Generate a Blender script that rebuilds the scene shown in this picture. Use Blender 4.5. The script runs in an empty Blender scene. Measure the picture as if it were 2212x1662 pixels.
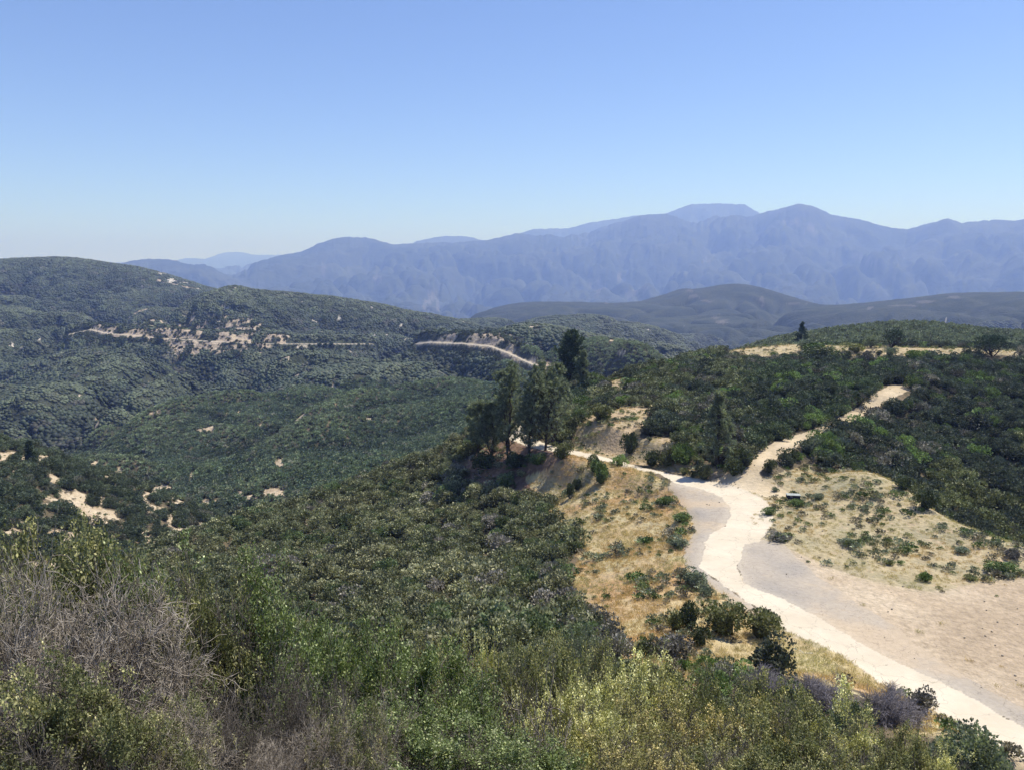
import bpy, math, random, time, os
import numpy as np
T0 = time.time()
QUICK = os.environ.get('QUICK', '')
PI = math.pi
C = bpy.context.scene.collection
# ------------------------------------------------------------------ camera model (survey of the view, used to place real terrain)
FPX, HOR = 1736.0, 580.0
PITCH = math.atan((831 - HOR) / FPX)
CP, SP = math.cos(PITCH), math.sin(PITCH)

def ray(u, v):
    """pixel (2212 wide survey) -> azimuth, tan(elevation)"""
    a = (np.asarray(u, float) - 1106) / FPX
    b = (831 - np.asarray(v, float)) / FPX
    y = CP + SP * b
    z = -SP + CP * b
    return np.arctan2(a, y), z / np.hypot(a, y)

def proj(x, y, z):
    d = y * CP - z * SP
    d = np.where(np.abs(d) < 1e-6, 1e-6, d)
    up = y * SP + z * CP
    u = 1106 + FPX * x / d
    v = 831 - FPX * up / d
    bad = d <= 0.2
    return np.where(bad, -9999, u), np.where(bad, -9999, v)

# ------------------------------------------------------------------ noise
_rs = np.random.RandomState(7)
_P = _rs.permutation(4096)
_G = _rs.rand(4096).astype(np.float32) * 2 * PI
_GX, _GY = np.cos(_G).astype(np.float32), np.sin(_G).astype(np.float32)

def perlin(x, y, seed=0):
    xi = np.floor(x).astype(np.int64); yi = np.floor(y).astype(np.int64)
    fx = (x - xi).astype(np.float32); fy = (y - yi).astype(np.float32)
    sx = fx * fx * fx * (fx * (fx * 6 - 15) + 10); sy = fy * fy * fy * (fy * (fy * 6 - 15) + 10)
    def g(ix, iy, dx, dy):
        h = _P[(_P[(ix + seed * 131) & 4095] + iy + seed * 57) & 4095]
        return _GX[h] * dx + _GY[h] * dy
    a = g(xi, yi, fx, fy); b = g(xi + 1, yi, fx - 1, fy)
    c = g(xi, yi + 1, fx, fy - 1); d = g(xi + 1, yi + 1, fx - 1, fy - 1)
    return 1.5 * ((a + sx * (b - a)) * (1 - sy) + (c + sx * (d - c)) * sy)

def fbm(x, y, wl, octv=4, seed=0, gain=.5):
    s = 0; amp = 1; n = 0
    for k in range(octv):
        s = s + amp * perlin(x / wl, y / wl, seed + k); n += amp
        amp *= gain; wl *= .5
    return s / n

def ridged(x, y, wl, octv=4, seed=0):
    s = 0; amp = 1; n = 0
    for k in range(octv):
        s = s + amp * (1 - 2 * np.abs(perlin(x / wl, y / wl, seed + k))); n += amp
        amp *= .5; wl *= .48
    return s / n

def sstep(a, b, x):
    t = np.clip((x - a) / (b - a), 0, 1)
    return t * t * (3 - 2 * t)

# ------------------------------------------------------------------ terrain survey points: (azimuth, ln r, z)
PTS = []
def R(*pts, h=0):
    for u, v, r in pts:
        a, e = ray(u, v); PTS.append((float(a), math.log(r), float(e) * r - h))
def Z(*pts, h=0):
    for u, v, z in pts:
        a, e = ray(u, v); r = z / float(e); PTS.append((float(a), math.log(r), z - h))
def A(*pts):                                   # azimuth in survey px at horizon, r, z
    for u, r, z in pts:
        PTS.append((math.atan((u - 1106) / FPX), math.log(r), z))
def crest(pts, step=40, back=(1.12, 22), h=0, deep=None):
    """polyline (u,v,r) of a skyline ridge, with the ground dropping away behind it"""
    for (u0, v0, r0), (u1, v1, r1) in zip(pts[:-1], pts[1:]):
        n = max(1, int(math.hypot(u1 - u0, v1 - v0) / step))
        for i in range(n):
            t = i / n
            u, v, r = u0 + t * (u1 - u0), v0 + t * (v1 - v0), r0 * (r1 / r0) ** t
            R((u, v, r), h=h)
            if back: R((u, v + back[1], r * back[0]))
    R(pts[-1], h=h)

# --- camera hill
for u in (-700, -350, 0, 350, 700, 1100, 1500, 1900, 2300, 2700, 3100):
    A((u, .8, -1.72), (u, 1.6, -1.8))
for u, prof in ((-350, ((3, -2.7), (6, -4.2), (8, -5.1), (10, -6.8), (14, -10.5), (20, -15.5), (30, -23), (60, -44), (110, -68))),
                (0,    ((3, -2.6), (6, -4.0), (8, -5.0), (10, -6.6), (14, -10.5), (20, -15), (30, -21), (60, -36), (110, -60))),
                (350,  ((3, -2.6), (6, -4.1), (8, -5.5), (10, -7.2), (14, -11), (20, -15.2), (30, -20.5), (60, -34))),
                (700,  ((3, -2.7), (6, -4.5), (9, -7.2), (14, -11.3), (20, -15.2), (30, -20.5), (50, -30))),
                (1100, ((3, -2.8), (6, -4.8), (9, -7.6), (14, -11.2), (20, -14.8), (30, -19.6), (43, -25))),
                (1500, ((3, -2.8), (6, -4.8), (9, -7.4), (14, -10.8), (20, -14.6), (30, -20))),
                (1900, ((3, -2.8), (6, -4.8), (9, -7.2), (14, -10.6), (20, -14.4), (30, -20.2), (40, -26.5))),
                (2300, ((3, -2.8), (6, -4.8), (9, -7.2), (14, -10.6), (20, -14.6), (30, -20.8), (38, -26), (48, -33))),
                (2700, ((3, -2.8), (6, -4.8), (9, -7.2), (14, -10.8), (20, -15), (30, -22), (45, -32), (60, -34))),
                (3100, ((3, -2.8), (6, -4.8), (9, -7.2), (14, -10.8), (20, -15), (30, -22), (45, -32), (60, -34)))):
    for r, z in prof: A((u, r, z))
Z((1700, 1480, -30), (1850, 1480, -32.4), (1900, 1520, -29.5), (2000, 1580, -29), (2130, 1610, -27.5), (1500, 1480, -27.5),
  (1600, 1440, -32.3), (1450, 1470, -29.5), (1330, 1440, -29), (1700, 1420, -33.3), (1100, 1400, -30.5), (1250, 1420, -29))
# --- pad and road
Z((1850, 1430, -34.3), (2000, 1520, -34.3), (2130, 1580, -34.2), (2240, 1640, -34.2), (2212, 1500, -34.3), (2400, 1600, -34.3), (2400, 1400, -34.3),
  (2000, 1450, -34.3), (2100, 1380, -34.3), (2212, 1300, -34.3), (1950, 1330, -34.3), (2350, 1260, -34.3), (1800, 1300, -34.3), (1850, 1370, -34.3),
  (1700, 1330, -34.3), (1720, 1240, -34.3), (1600, 1240, -34.3), (1640, 1300, -34.3), (1900, 1250, -34.2), (2050, 1250, -34.2), (2150, 1235, -34.2),
  (1800, 1190, -34.1), (1550, 1180, -34.3), (1620, 1130, -34.3), (1560, 1100, -34.3), (1700, 1120, -34.0), (1800, 1120, -33.7), (1900, 1170, -33.9),
  (1640, 1080, -34.2), (1530, 1050, -34.3), (1450, 1035, -34.5), (1500, 1100, -34.4), (1500, 1230, -34.4), (1520, 1190, -34.3), (1700, 1060, -34.0),
  (1370, 1012, -34.9), (1300, 994, -35.2), (1240, 977, -35.5), (1170, 963, -36.0), (1130, 942, -36.4), (1115, 922, -36.8),
  (1600, 1050, -34.1), (1590, 1310, -34.3), (1650, 1370, -34.1), (1750, 1390, -34.2), (1560, 1350, -33.9))
Z((1750, 1020, -33.4), (1830, 1005, -33.2), (1900, 1032, -33.4), (1970, 1068, -33.6))
Z((2020, 1100, -33.7), (2100, 1138, -33.8), (2170, 1165, -33.6), (2230, 1195, -33.8), (2330, 1235, -34), (2450, 1280, -34))
Z((1950, 1120, -33.9), (2050, 1180, -34), (2130, 1190, -33.8), (2000, 1200, -34))
# gulch behind the pad edge
R((1900, 1052, 143), (2000, 1120, 133), (2100, 1180, 129), (2230, 1235, 128), (2350, 1270, 126), (2450, 1310, 122))
R((1820, 975, 152), (1900, 985, 157), (2000, 1020, 160), (2100, 1080, 155), (2212, 1120, 154), (2330, 1150, 152),
  (2000, 950, 180), (2100, 980, 180), (2212, 1010, 180), (2330, 1040, 178), (1950, 900, 192), (2050, 880, 205), (2150, 890, 205), (2250, 910, 200),
  (2050, 830, 232), (2212, 840, 232), (2350, 850, 228), (2100, 790, 262), (2212, 795, 262), (2350, 795, 260), h=1.6)
# --- dirt track
R((1640, 1000, 134), (1700, 962, 145), (1760, 932, 160), (1850, 893, 180), (1920, 857, 199), (1978, 833, 214), (2010, 822, 226))
# --- right hill
R((1400, 1000, 139), (1500, 1015, 136), (1560, 1025, 132), (1250, 966, 151))
R((1290, 930, 158), (1335, 890, 167), (1400, 880, 172), (1380, 945, 152), (1440, 950, 148), (1330, 960, 150))
R((1320, 840, 198), (1260, 872, 190), (1480, 900, 163), (1560, 950, 146), (1600, 960, 143), (1500, 850, 180), (1600, 900, 162), (1680, 920, 158),
  (1700, 880, 176), (1600, 850, 184), (1800, 870, 188), (1800, 830, 205), (1900, 815, 222), (1700, 820, 205), (1600, 800, 218), (1500, 805, 208), (1420, 830, 195),
  (1400, 795, 222), (1340, 815, 216), (1850, 790, 240), (1950, 790, 245), h=1.5)
R((1480, 785, 238), (1560, 778, 250), (1640, 775, 256), (1740, 778, 258), (1900, 782, 262), (2050, 780, 270), (2170, 775, 280), h=1.2)
R((1430, 790, 245), (1500, 772, 262), (1560, 763, 268), h=1)
R((1600, 756, 280), (1660, 750, 288), (1740, 747, 292), (1850, 749, 295), (1950, 752, 297), (2050, 753, 300), (2130, 756, 300), (2212, 762, 300), (2350, 768, 300))
R((1290, 850, 240), (1350, 840, 262), (1430, 815, 290), (1500, 800, 310), (1600, 785, 330), (1740, 772, 335), (1900, 765, 345), (2050, 768, 350), (2212, 775, 350), (2350, 780, 350))
# --- pines saddle and left flank
Z((1235, 826, -33.5), (1200, 880, -35.5))
R((1120, 880, 205), (1060, 900, 198), (1010, 952, 192), (1000, 975, 180))
Z((1178, 970, -36.3), (1098, 985, -38), (1065, 975, -38.5), (1060, 1010, -40.5), (1150, 1005, -38.7), (1230, 1000, -37), (1290, 1005, -35.8), (1390, 1030, -35.3),
  (1420, 1060, -36.0), (1350, 1100, -37.6), (1300, 1050, -37.2), (1230, 1050, -39.6), (1130, 1085, -43.5), (1200, 1130, -41.5), (1440, 1110, -35.7), (1400, 1160, -37.2),
  (1460, 1160, -35), (1450, 1230, -34.9), (1420, 1300, -35), (1330, 1200, -38.2), (1250, 1200, -40), (1250, 1270, -38), (1350, 1280, -36.2), (1300, 1350, -35.5),
  (1400, 1370, -33.9), (1350, 1390, -33), (1480, 1400, -33.3))
Z((1150, 1200, -42, ), (1180, 1300, -37.5), (1150, 1360, -34.5), (1020, 1130, -45.5), (1000, 1200, -43.5), (1050, 1290, -39), (900, 1250, -44), (900, 1350, -38),
  (980, 1400, -33.5), (800, 1150, -49), (750, 1250, -45), (750, 1330, -41), (600, 1180, -50), (600, 1260, -46), (480, 1200, -50), (480, 1260, -47), (920, 1060, -48), (960, 1000, -46), h=1.3)
crest([(1010, 958, 190), (960, 972, 193), (900, 992, 194), (800, 1030, 193), (640, 1088, 188), (520, 1128, 184), (430, 1157, 178), (350, 1195, 170), (290, 1228, 162), (200, 1290, 150), (80, 1400, 130)], back=(1.14, 50), h=1.2)
R((1060, 960, 225), (1000, 1010, 235))
# --- left slope with bare patches
crest([(-350, 930, 330), (-120, 935, 325), (0, 950, 320), (90, 970, 322), (180, 1004, 326), (300, 1034, 332), (400, 1078, 335), (480, 1113, 335), (530, 1140, 330)], back=(1.12, 40), h=1.2)
R((-300, 1010, 285), (0, 1010, 288), (100, 1050, 284), (200, 1080, 288), (300, 1100, 290), (400, 1130, 296), (60, 1100, 262), (160, 1150, 255), (260, 1180, 250), (350, 1190, 258), (440, 1170, 275),
  (0, 1160, 235), (120, 1210, 225), (-300, 1120, 240), (-300, 1250, 200), (20, 1280, 185), (150, 1300, 190), h=1.2)
# --- canyon and mid spurs
R((450, 976, 480), (350, 985, 485), (540, 975, 475), (300, 975, 480), (450, 1018, 462), (350, 1025, 462), (540, 1010, 455), (300, 1022, 470),
  (500, 1045, 420), (560, 1022, 430), (600, 1072, 385), (640, 1055, 395), (700, 1062, 370), (800, 1012, 400), (900, 962, 430), (1000, 905, 480), (1000, 860, 540), (800, 920, 500), (700, 980, 450),
  (620, 1000, 440), (610, 985, 452), (1080, 870, 500), (1080, 930, 400), (560, 1080, 390), h=1)
crest([(1290, 806, 600), (1180, 808, 640), (1079, 812, 655), (950, 817, 655), (823, 830, 640), (753, 842, 620), (652, 890, 560), (600, 925, 530), (542, 955, 505), (500, 985, 488)], step=30, back=(1.08, 30), h=1)
crest([(617, 752, 1000), (570, 779, 930), (532, 812, 860), (440, 845, 790), (351, 870, 730), (290, 898, 680), (221, 930, 630), (140, 968, 565)], step=30, back=(1.08, 28), h=1)
crest([(470, 755, 1030), (400, 790, 950), (340, 820, 880), (276, 848, 820), (200, 905, 740), (120, 962, 650)], step=30, back=(1.08, 26), h=1)
crest([(190, 715, 1230), (130, 742, 1150), (60, 765, 1080), (0, 785, 1010), (-100, 820, 930), (-300, 850, 880)], step=35, back=(1.08, 20), h=1)
R((477, 880, 660), (420, 915, 620), (371, 950, 575), (420, 960, 540), (540, 900, 600), (600, 860, 680), (700, 820, 750), (640, 790, 840),
  (750, 800, 790), (850, 790, 790), (1000, 790, 800), (900, 762, 950), (1000, 765, 870), (760, 765, 980), (690, 755, 1060), (820, 755, 1090),
  (200, 780, 1020), (100, 850, 850), (20, 900, 720), (60, 940, 620), (130, 940, 660), (200, 850, 880), (260, 790, 980), (330, 770, 1040), (-200, 930, 640),
  (300, 745, 1140), (400, 755, 1090), (500, 755, 1060), (560, 758, 1040), (850, 840, 600), (950, 860, 570), (1050, 840, 590), (760, 880, 560), (850, 880, 540), h=1)
# --- highway bench and cut
HWY1 = [(150, 722, 1290), (195, 712, 1270), (230, 720, 1230), (300, 727, 1190), (400, 734, 1150), (500, 740, 1115), (600, 743, 1110), (700, 743, 1150), (805, 743, 1200)]
HWY2 = [(900, 742, 1010), (930, 739, 960), (1000, 742, 870), (1060, 748, 810), (1100, 763, 765), (1130, 777, 735), (1160, 790, 700)]
HWY3 = [(160, 700, 1700), (220, 687, 1690), (300, 672, 1720), (350, 661, 1750), (410, 648, 1790)]
HWY4 = [(340, 612, 2150), (370, 618, 2120), (410, 626, 2100), (440, 634, 2080)]
R(*HWY1[2:]); R(*HWY2)
R((240, 700, 1250), (330, 700, 1212), (400, 702, 1175), (500, 706, 1142), (560, 714, 1130), (240, 692, 1275), (330, 688, 1240), (400, 684, 1210), (480, 690, 1180))
crest([(205, 706, 1330), (250, 690, 1350), (300, 675, 1380), (370, 652, 1420), (430, 634, 1470), (500, 617, 1520), (560, 626, 1520), (630, 632, 1520), (700, 639, 1520), (800, 653, 1520), (900, 673, 1520), (985, 688, 1500), (1060, 704, 1450)], step=35, back=(1.1, 14), h=1)
R((500, 660, 1330), (600, 670, 1330), (600, 700, 1230), (700, 690, 1300), (700, 720, 1230), (800, 700, 1330), (850, 725, 1260), (900, 712, 1350), (950, 725, 1250), (600, 645, 1430), (760, 670, 1420), (400, 665, 1320), (860, 690, 1420), (680, 705, 1255), (740, 735, 1190), h=1)
crest([(930, 732, 985), (1000, 716, 960), (1060, 709, 930), (1150, 699, 900), (1200, 705, 880), (1300, 726, 830), (1400, 752, 760), (1450, 775, 700), (1520, 800, 640)], step=35, back=(1.12, 18), h=1)
R((1050, 728, 850), (1150, 735, 790), (1200, 745, 740), (1250, 770, 650), (1300, 765, 660), (1290, 795, 560), (1350, 790, 520), (1150, 800, 660), (1230, 800, 610), (1350, 770, 640), h=1)
crest([(985, 690, 1900), (1100, 684, 1900), (1200, 681, 1900), (1300, 680, 1900), (1345, 685, 1880), (1400, 698, 1850), (1460, 716, 1800), (1520, 737, 1750), (1560, 750, 1700), (1650, 775, 1600)], step=40, back=(1.12, 16), h=1)
R((1350, 715, 1500), (1450, 740, 1400), (1250, 705, 1500), (1150, 695, 1600), (1540, 775, 1200), (1700, 790, 900), (1900, 800, 800))
# --- left hill
crest([(-350, 585, 2450), (-150, 572, 2400), (0, 563, 2350), (60, 560, 2320), (130, 557, 2300), (200, 566, 2280), (300, 577, 2250), (350, 592, 2200), (400, 606, 2170), (440, 618, 2150), (520, 640, 2100)], step=40, back=(1.12, 16), h=1)
R((100, 620, 2050), (0, 650, 1850), (100, 680, 1600), (0, 720, 1350), (100, 720, 1350), (200, 640, 1950), (300, 640, 1880), (200, 670, 1780), (250, 605, 2120), (360, 640, 1860), (-200, 640, 1950), (-200, 720, 1400), (-50, 600, 2180), (60, 690, 1560), h=1)
# --- ridge behind the right hill
crest([(1560, 775, 470), (1608, 752, 470), (1690, 730, 475), (1758, 719, 480), (1826, 711, 485), (1930, 698, 490), (2004, 701, 490), (2072, 708, 490), (2127, 719, 485), (2212, 721, 480), (2350, 725, 480)], step=35, back=(1.12, 25), h=1)
R((1700, 752, 400), (1850, 740, 400), (2000, 735, 410), (2130, 745, 400), (2300, 750, 400), h=1)
# --- blue middle range
crest([(960, 700, 3500), (985, 686, 3600), (1060, 664, 3700), (1120, 655, 3750), (1200, 653, 3800), (1300, 652, 3850), (1350, 657, 3900), (1430, 637, 4000), (1480, 623, 4050), (1520, 629, 4050), (1570, 618, 4050), (1620, 626, 4000), (1680, 640, 3900), (1760, 656, 3800)], step=30, back=(1.12, 25))
crest([(1700, 672, 3500), (1780, 660, 3450), (1850, 656, 3400), (1950, 646, 3350), (2060, 633, 3300), (2212, 631, 3250), (2400, 630, 3200)], step=40, back=(1.15, 25))
R((1100, 700, 2900), (1300, 690, 2900), (1450, 690, 3000), (1570, 680, 3100), (1500, 720, 2500), (1600, 740, 2300), (1700, 710, 2600), (1900, 690, 2600), (2100, 680, 2600), (2300, 680, 2600), (1800, 740, 1900), (2100, 740, 1800), (1400, 720, 2500), (1650, 665, 3400), (1450, 660, 3500))
A((1700, 1300, -220), (2000, 1300, -220), (2300, 1300, -220), (2000, 800, -150), (1700, 2000, -240))
# --- main range and what lies behind it
MM = [(-350, 600, 11000), (-150, 598, 11000), (0, 592, 11000), (150, 585, 11000), (240, 575, 11000), (285, 563, 11000), (330, 559, 11200), (400, 566, 11300), (480, 568, 11400), (550, 561, 11500), (600, 553, 11600), (650, 545, 11700), (680, 530, 11800), (720, 515, 11900), (770, 512, 12000), (800, 515, 12000), (850, 529, 12000), (919, 525, 12000),
      (985, 522, 12000), (1048, 520, 12000), (1118, 505, 12000), (1211, 507, 12000), (1270, 500, 12000), (1328, 482, 12000), (1387, 465, 12000), (1457, 462, 12000), (1550, 456, 12000), (1615, 468, 12000), (1667, 456, 12000), (1726, 441, 12000), (1761, 447, 12000), (1796, 465, 12000),
      (1855, 474, 12000), (1913, 491, 12000), (1960, 497, 12000), (2000, 485, 12000), (2047, 473, 12000), (2077, 482, 12000), (2147, 476, 12000), (2188, 478, 12000), (2230, 472, 12000), (2400, 470, 12000)]
crest(MM, step=40, back=(1.15, 26))
BK = [(-350, 600), (0, 600), (700, 560), (850, 545), (900, 522), (919, 517), (960, 510), (1007, 511), (1036, 518), (1080, 525), (1124, 504), (1153, 495), (1229, 494), (1270, 482), (1328, 474), (1375, 466), (1420, 470), (1445, 459), (1492, 442), (1550, 440), (1609, 442), (1638, 460), (1680, 490), (1726, 490), (1900, 515), (2047, 510), (2400, 500)]
crest([(u, v, 17000) for u, v in BK], step=40, back=(1.15, 30))
FR = [(-350, 590), (0, 590), (180, 582), (236, 570), (300, 571), (360, 568), (381, 563), (401, 557), (442, 560), (482, 546), (517, 544), (552, 551), (602, 551), (660, 556), (750, 570), (1000, 575), (2400, 575)]
crest([(u, v, 30000) for u, v in FR], step=60, back=(1.2, 18))
for u in range(-350, 2401, 250):
    R((u, 592, 43000), (u, 668, 6300), (u, 640, 8200), (u, 598 if u < 700 else 575, 14800), (u, 590, 22000))
    A((u, 5200, -520 if u > 900 else -420))
R((1310, 577, 8600), (1250, 600, 8500), (1390, 600, 8500), (1310, 640, 7800), (1330, 600, 9400))
print('survey points', len(PTS))

P = np.array(PTS); pa, pl, pz = P[:, 0], P[:, 1], P[:, 2]
R0 = 200.0
pw = pz / (np.exp(pl) + R0)
# thin plate spline in (azimuth, ln r)
def tps_k(d2):
    return np.where(d2 > 1e-12, .5 * d2 * np.log(np.maximum(d2, 1e-12)), 0)
N = len(P)
D2 = (pa[:, None] - pa) ** 2 + (pl[:, None] - pl) ** 2
K = tps_k(D2) + np.eye(N) * np.where(pl > math.log(3000), 2e-6, 4e-5)
Q = np.stack([np.ones(N), pa, pl], 1)
Mx = np.block([[K, Q], [Q.T, np.zeros((3, 3))]])
sol = np.linalg.solve(Mx, np.concatenate([pw, np.zeros(3)]))
AMAX = math.radians(41)
ga = np.linspace(-AMAX, AMAX, 421)
gl = np.linspace(math.log(.8), math.log(45000), 760)
W = np.zeros((len(gl), len(ga)))
for i, l in enumerate(gl):
    d2 = (ga[:, None] - pa) ** 2 + (l - pl) ** 2
    W[i] = tps_k(d2) @ sol[:N] + sol[N] + sol[N + 1] * ga + sol[N + 2] * l
print('tps', time.time() - T0)

def cubic_w(xo, xi):
    h = xi[1] - xi[0]; t = (xo - xi[0]) / h
    i = np.clip(np.floor(t).astype(int), 1, len(xi) - 3); f = t - i
    M = np.zeros((len(xo), len(xi)))
    w = [-.5 * f + f ** 2 - .5 * f ** 3, 1 - 2.5 * f ** 2 + 1.5 * f ** 3, .5 * f + 2 * f ** 2 - 1.5 * f ** 3, -.5 * f ** 2 + .5 * f ** 3]
    for k in range(4): M[np.arange(len(xo)), i - 1 + k] += w[k]
    return M

def seg(a, b, s):
    n = int(math.ceil(math.log(b / a) / s)); return list(np.exp(np.linspace(math.log(a), math.log(b), n, endpoint=False)))
q = 2.0 if QUICK else 1.0
RINGS = np.array(seg(.8, 12, .03 * q) + seg(12, 48, .012 * q) + seg(48, 180, .0026 * q) + seg(180, 340, .0032 * q) + seg(340, 1400, .0038 * q) + seg(1400, 4500, .005 * q) + seg(4500, 17500, .006 * q) + seg(17500, 43000, .012 * q) + [43000.])
da = math.radians(.065 * q)
AZ = np.arange(-math.radians(39), math.radians(39) + 1e-9, da)
LR = np.log(RINGS)
Wd = cubic_w(LR, gl) @ W @ cubic_w(AZ, ga).T
AA, RR = np.meshgrid(AZ, RINGS)
X = RR * np.sin(AA); Y = RR * np.cos(AA)
ZZ = Wd * (RR + R0)
# hold the far skylines to their surveyed outlines
EE = ZZ / RR
def hold(line, r0, rc_, r1, jag):
    ua = [float(ray(u, v)[0]) for u, v in line]; ue = [float(ray(u, v)[1]) for u, v in line]
    tgt = np.interp(AZ, ua, ue) + jag * (perlin(AZ * 160, AZ * 0 + rc_ * .01, 5) * .6 + perlin(AZ * 420, AZ * 0 + rc_ * .01, 6) * .3)
    k = (RINGS > r0) & (RINGS < r1); mx = EE[k].max(0)
    w = np.exp(-(np.log(RINGS / rc_) / (.5 * math.log(rc_ / r0) if r0 < rc_ else .2)) ** 2)[:, None]
    EE[:] = EE + w * (tgt - mx)[None]
    EE[k] = np.minimum(EE[k], tgt[None])
hold([(u, v) for u, v, r in MM], 9800, 12000, 14800, 2.2 / FPX)
hold(BK, 15200, 17000, 22500, 2.0 / FPX)
hold(FR, 26000, 30000, 38000, 1.5 / FPX)
ZZ = EE * RR
print('grid', ZZ.shape, time.time() - T0)
# ------------------------------------------------------------------ regions (outlines surveyed, then applied to the terrain)
def inpoly(u, v, poly):
    poly = np.asarray(poly, float); ins = np.zeros(np.shape(u), bool)
    m = (u > poly[:, 0].min()) & (u < poly[:, 0].max()) & (v > poly[:, 1].min()) & (v < poly[:, 1].max())
    if not m.any(): return ins
    uu, vv = u[m], v[m]; c = np.zeros(uu.shape, bool)
    for (x0, y0), (x1, y1) in zip(poly, np.roll(poly, -1, 0)):
        if y0 == y1: continue
        c ^= ((y0 > vv) != (y1 > vv)) & (uu < (x1 - x0) * (vv - y0) / (y1 - y0) + x0)
    ins[m] = c
    return ins

ROAD = [(1510, 1223), (1519, 1204), (1523, 1171), (1534, 1153), (1566, 1134), (1578, 1116), (1577, 1094), (1558, 1072), (1521, 1057), (1454, 1041), (1427, 1023), (1382, 1015), (1344, 1007), (1316, 997), (1261, 987),
        (1236, 981), (1210, 976), (1172, 971), (1140, 963), (1095, 946), (1078, 931), (1110, 934), (1104, 916), (1118, 912), (1132, 926), (1146, 941), (1175, 956), (1204, 965), (1236, 971), (1275, 979), (1330, 992), (1385, 1008), (1455, 1023), (1530, 1037), (1566, 1042), (1610, 1057), (1654, 1079), (1669, 1105), (1672, 1123),
        (1658, 1149), (1639, 1169), (1606, 1175), (1602, 1204), (1591, 1223), (1602, 1245), (1610, 1260), (1690, 1292), (1771, 1334), (1895, 1409), (2081, 1495), (2212, 1570), (2500, 1740), (2500, 1800), (2212, 1640), (2081, 1566), (1988, 1520), (1907, 1477), (1845, 1433), (1783, 1396), (1697, 1362), (1678, 1334), (1641, 1316), (1566, 1266)]
ASPH = [(1440, 1045), (1455, 1038), (1521, 1055), (1560, 1070), (1580, 1094), (1582, 1118), (1566, 1138), (1536, 1157), (1526, 1175), (1522, 1204), (1515, 1226), (1570, 1270), (1645, 1320), (1682, 1338), (1640, 1330), (1590, 1312), (1545, 1272), (1500, 1242), (1478, 1215), (1480, 1175), (1497, 1150), (1495, 1115), (1470, 1085), (1448, 1058)]
ASPH2 = [(1602, 1240), (1612, 1262), (1690, 1295), (1771, 1337), (1895, 1412), (2081, 1498), (2212, 1573), (2500, 1745), (2500, 1640), (2212, 1530), (2080, 1458), (1990, 1400), (1920, 1342), (1840, 1292), (1770, 1246), (1715, 1200), (1690, 1170), (1650, 1165), (1606, 1173), (1600, 1204), (1589, 1223)]
TRACK = [(1525, 1038), (1540, 1034), (1580, 1018), (1612, 1006), (1636, 968), (1691, 948), (1772, 922), (1805, 905), (1849, 880), (1879, 855), (1919, 833), (1978, 828), (2000, 826), (1975, 838), (1945, 852), (1897, 878), (1838, 910), (1776, 934), (1724, 959), (1712, 975), (1683, 988), (1652, 1004), (1640, 1022), (1650, 1035), (1700, 1058), (1705, 1072), (1650, 1072), (1608, 1056), (1566, 1042)]
BANK = [(1225, 983), (1300, 997), (1400, 1018), (1443, 1045), (1470, 1085), (1497, 1120), (1497, 1150), (1480, 1175), (1478, 1215), (1500, 1242), (1545, 1272), (1600, 1318), (1690, 1365), (1790, 1402), (1850, 1440), (1910, 1482), (1980, 1525), (2090, 1575), (2060, 1600), (1960, 1570), (1850, 1500), (1700, 1462), (1560, 1465), (1470, 1480), (1380, 1465), (1330, 1420), (1285, 1340), (1235, 1255), (1245, 1190), (1205, 1135), (1150, 1060), (1135, 1030), (1180, 1010)]
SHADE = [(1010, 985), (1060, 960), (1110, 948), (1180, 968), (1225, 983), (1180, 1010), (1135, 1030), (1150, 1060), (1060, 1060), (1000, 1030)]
WEED = [(1655, 1035), (1700, 1012), (1760, 1000), (1830, 1000), (1930, 1015), (2000, 1060), (2060, 1110), (2140, 1140), (2240, 1190), (2400, 1240), (2400, 1260), (2212, 1245), (2100, 1262), (2000, 1275), (1920, 1262), (1860, 1250), (1790, 1225), (1740, 1195), (1695, 1168), (1655, 1160), (1676, 1125), (1672, 1100), (1655, 1076), (1706, 1072), (1700, 1056)]
PADP = [(1640, 1160), (1790, 1220), (1920, 1262), (2000, 1275), (2212, 1245), (2500, 1240), (2500, 1700), (2212, 1560), (1600, 1260)]
VERGE = [(1590, 1312), (1678, 1334), (1697, 1362), (1783, 1396), (1845, 1433), (1907, 1477), (1988, 1520), (2081, 1566), (2212, 1640), (2240, 1690), (2090, 1612), (1980, 1550), (1900, 1500), (1790, 1425), (1690, 1385), (1600, 1340)]
CUT = [(1236, 970), (1240, 925), (1275, 893), (1335, 878), (1410, 873), (1405, 900), (1375, 930), (1350, 958), (1385, 948), (1440, 942), (1468, 950), (1440, 968), (1400, 985), (1420, 1012), (1330, 990)]
CUT2 = [(1295, 822), (1330, 818), (1375, 822), (1352, 842), (1320, 838)]
CUT3 = [(1236, 971), (1330, 990), (1455, 1020), (1530, 1036), (1612, 1006), (1560, 1010), (1480, 1000), (1400, 985), (1340, 978), (1245, 960)]
TOP = [(1560, 757), (1600, 748), (1650, 742), (1735, 742), (1850, 744), (1950, 747), (2105, 748), (2260, 752), (2400, 760), (2260, 768), (2140, 768), (2100, 762), (1990, 768), (1900, 778), (1870, 778), (1800, 765), (1700, 768), (1640, 771)]
HCUT = [(195, 708), (235, 690), (330, 686), (420, 678), (490, 682), (530, 676), (545, 690), (600, 712), (640, 735), (600, 746), (400, 740), (240, 730)]
HFILL = [(360, 738), (560, 745), (600, 748), (560, 762), (545, 772), (520, 760), (440, 765), (390, 775), (375, 760)]
KCUT = [(925, 742), (935, 730), (1000, 716), (1060, 712), (1100, 722), (1130, 745), (1140, 770), (1200, 785), (1190, 800), (1120, 785), (1060, 755), (1000, 746)]
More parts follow.
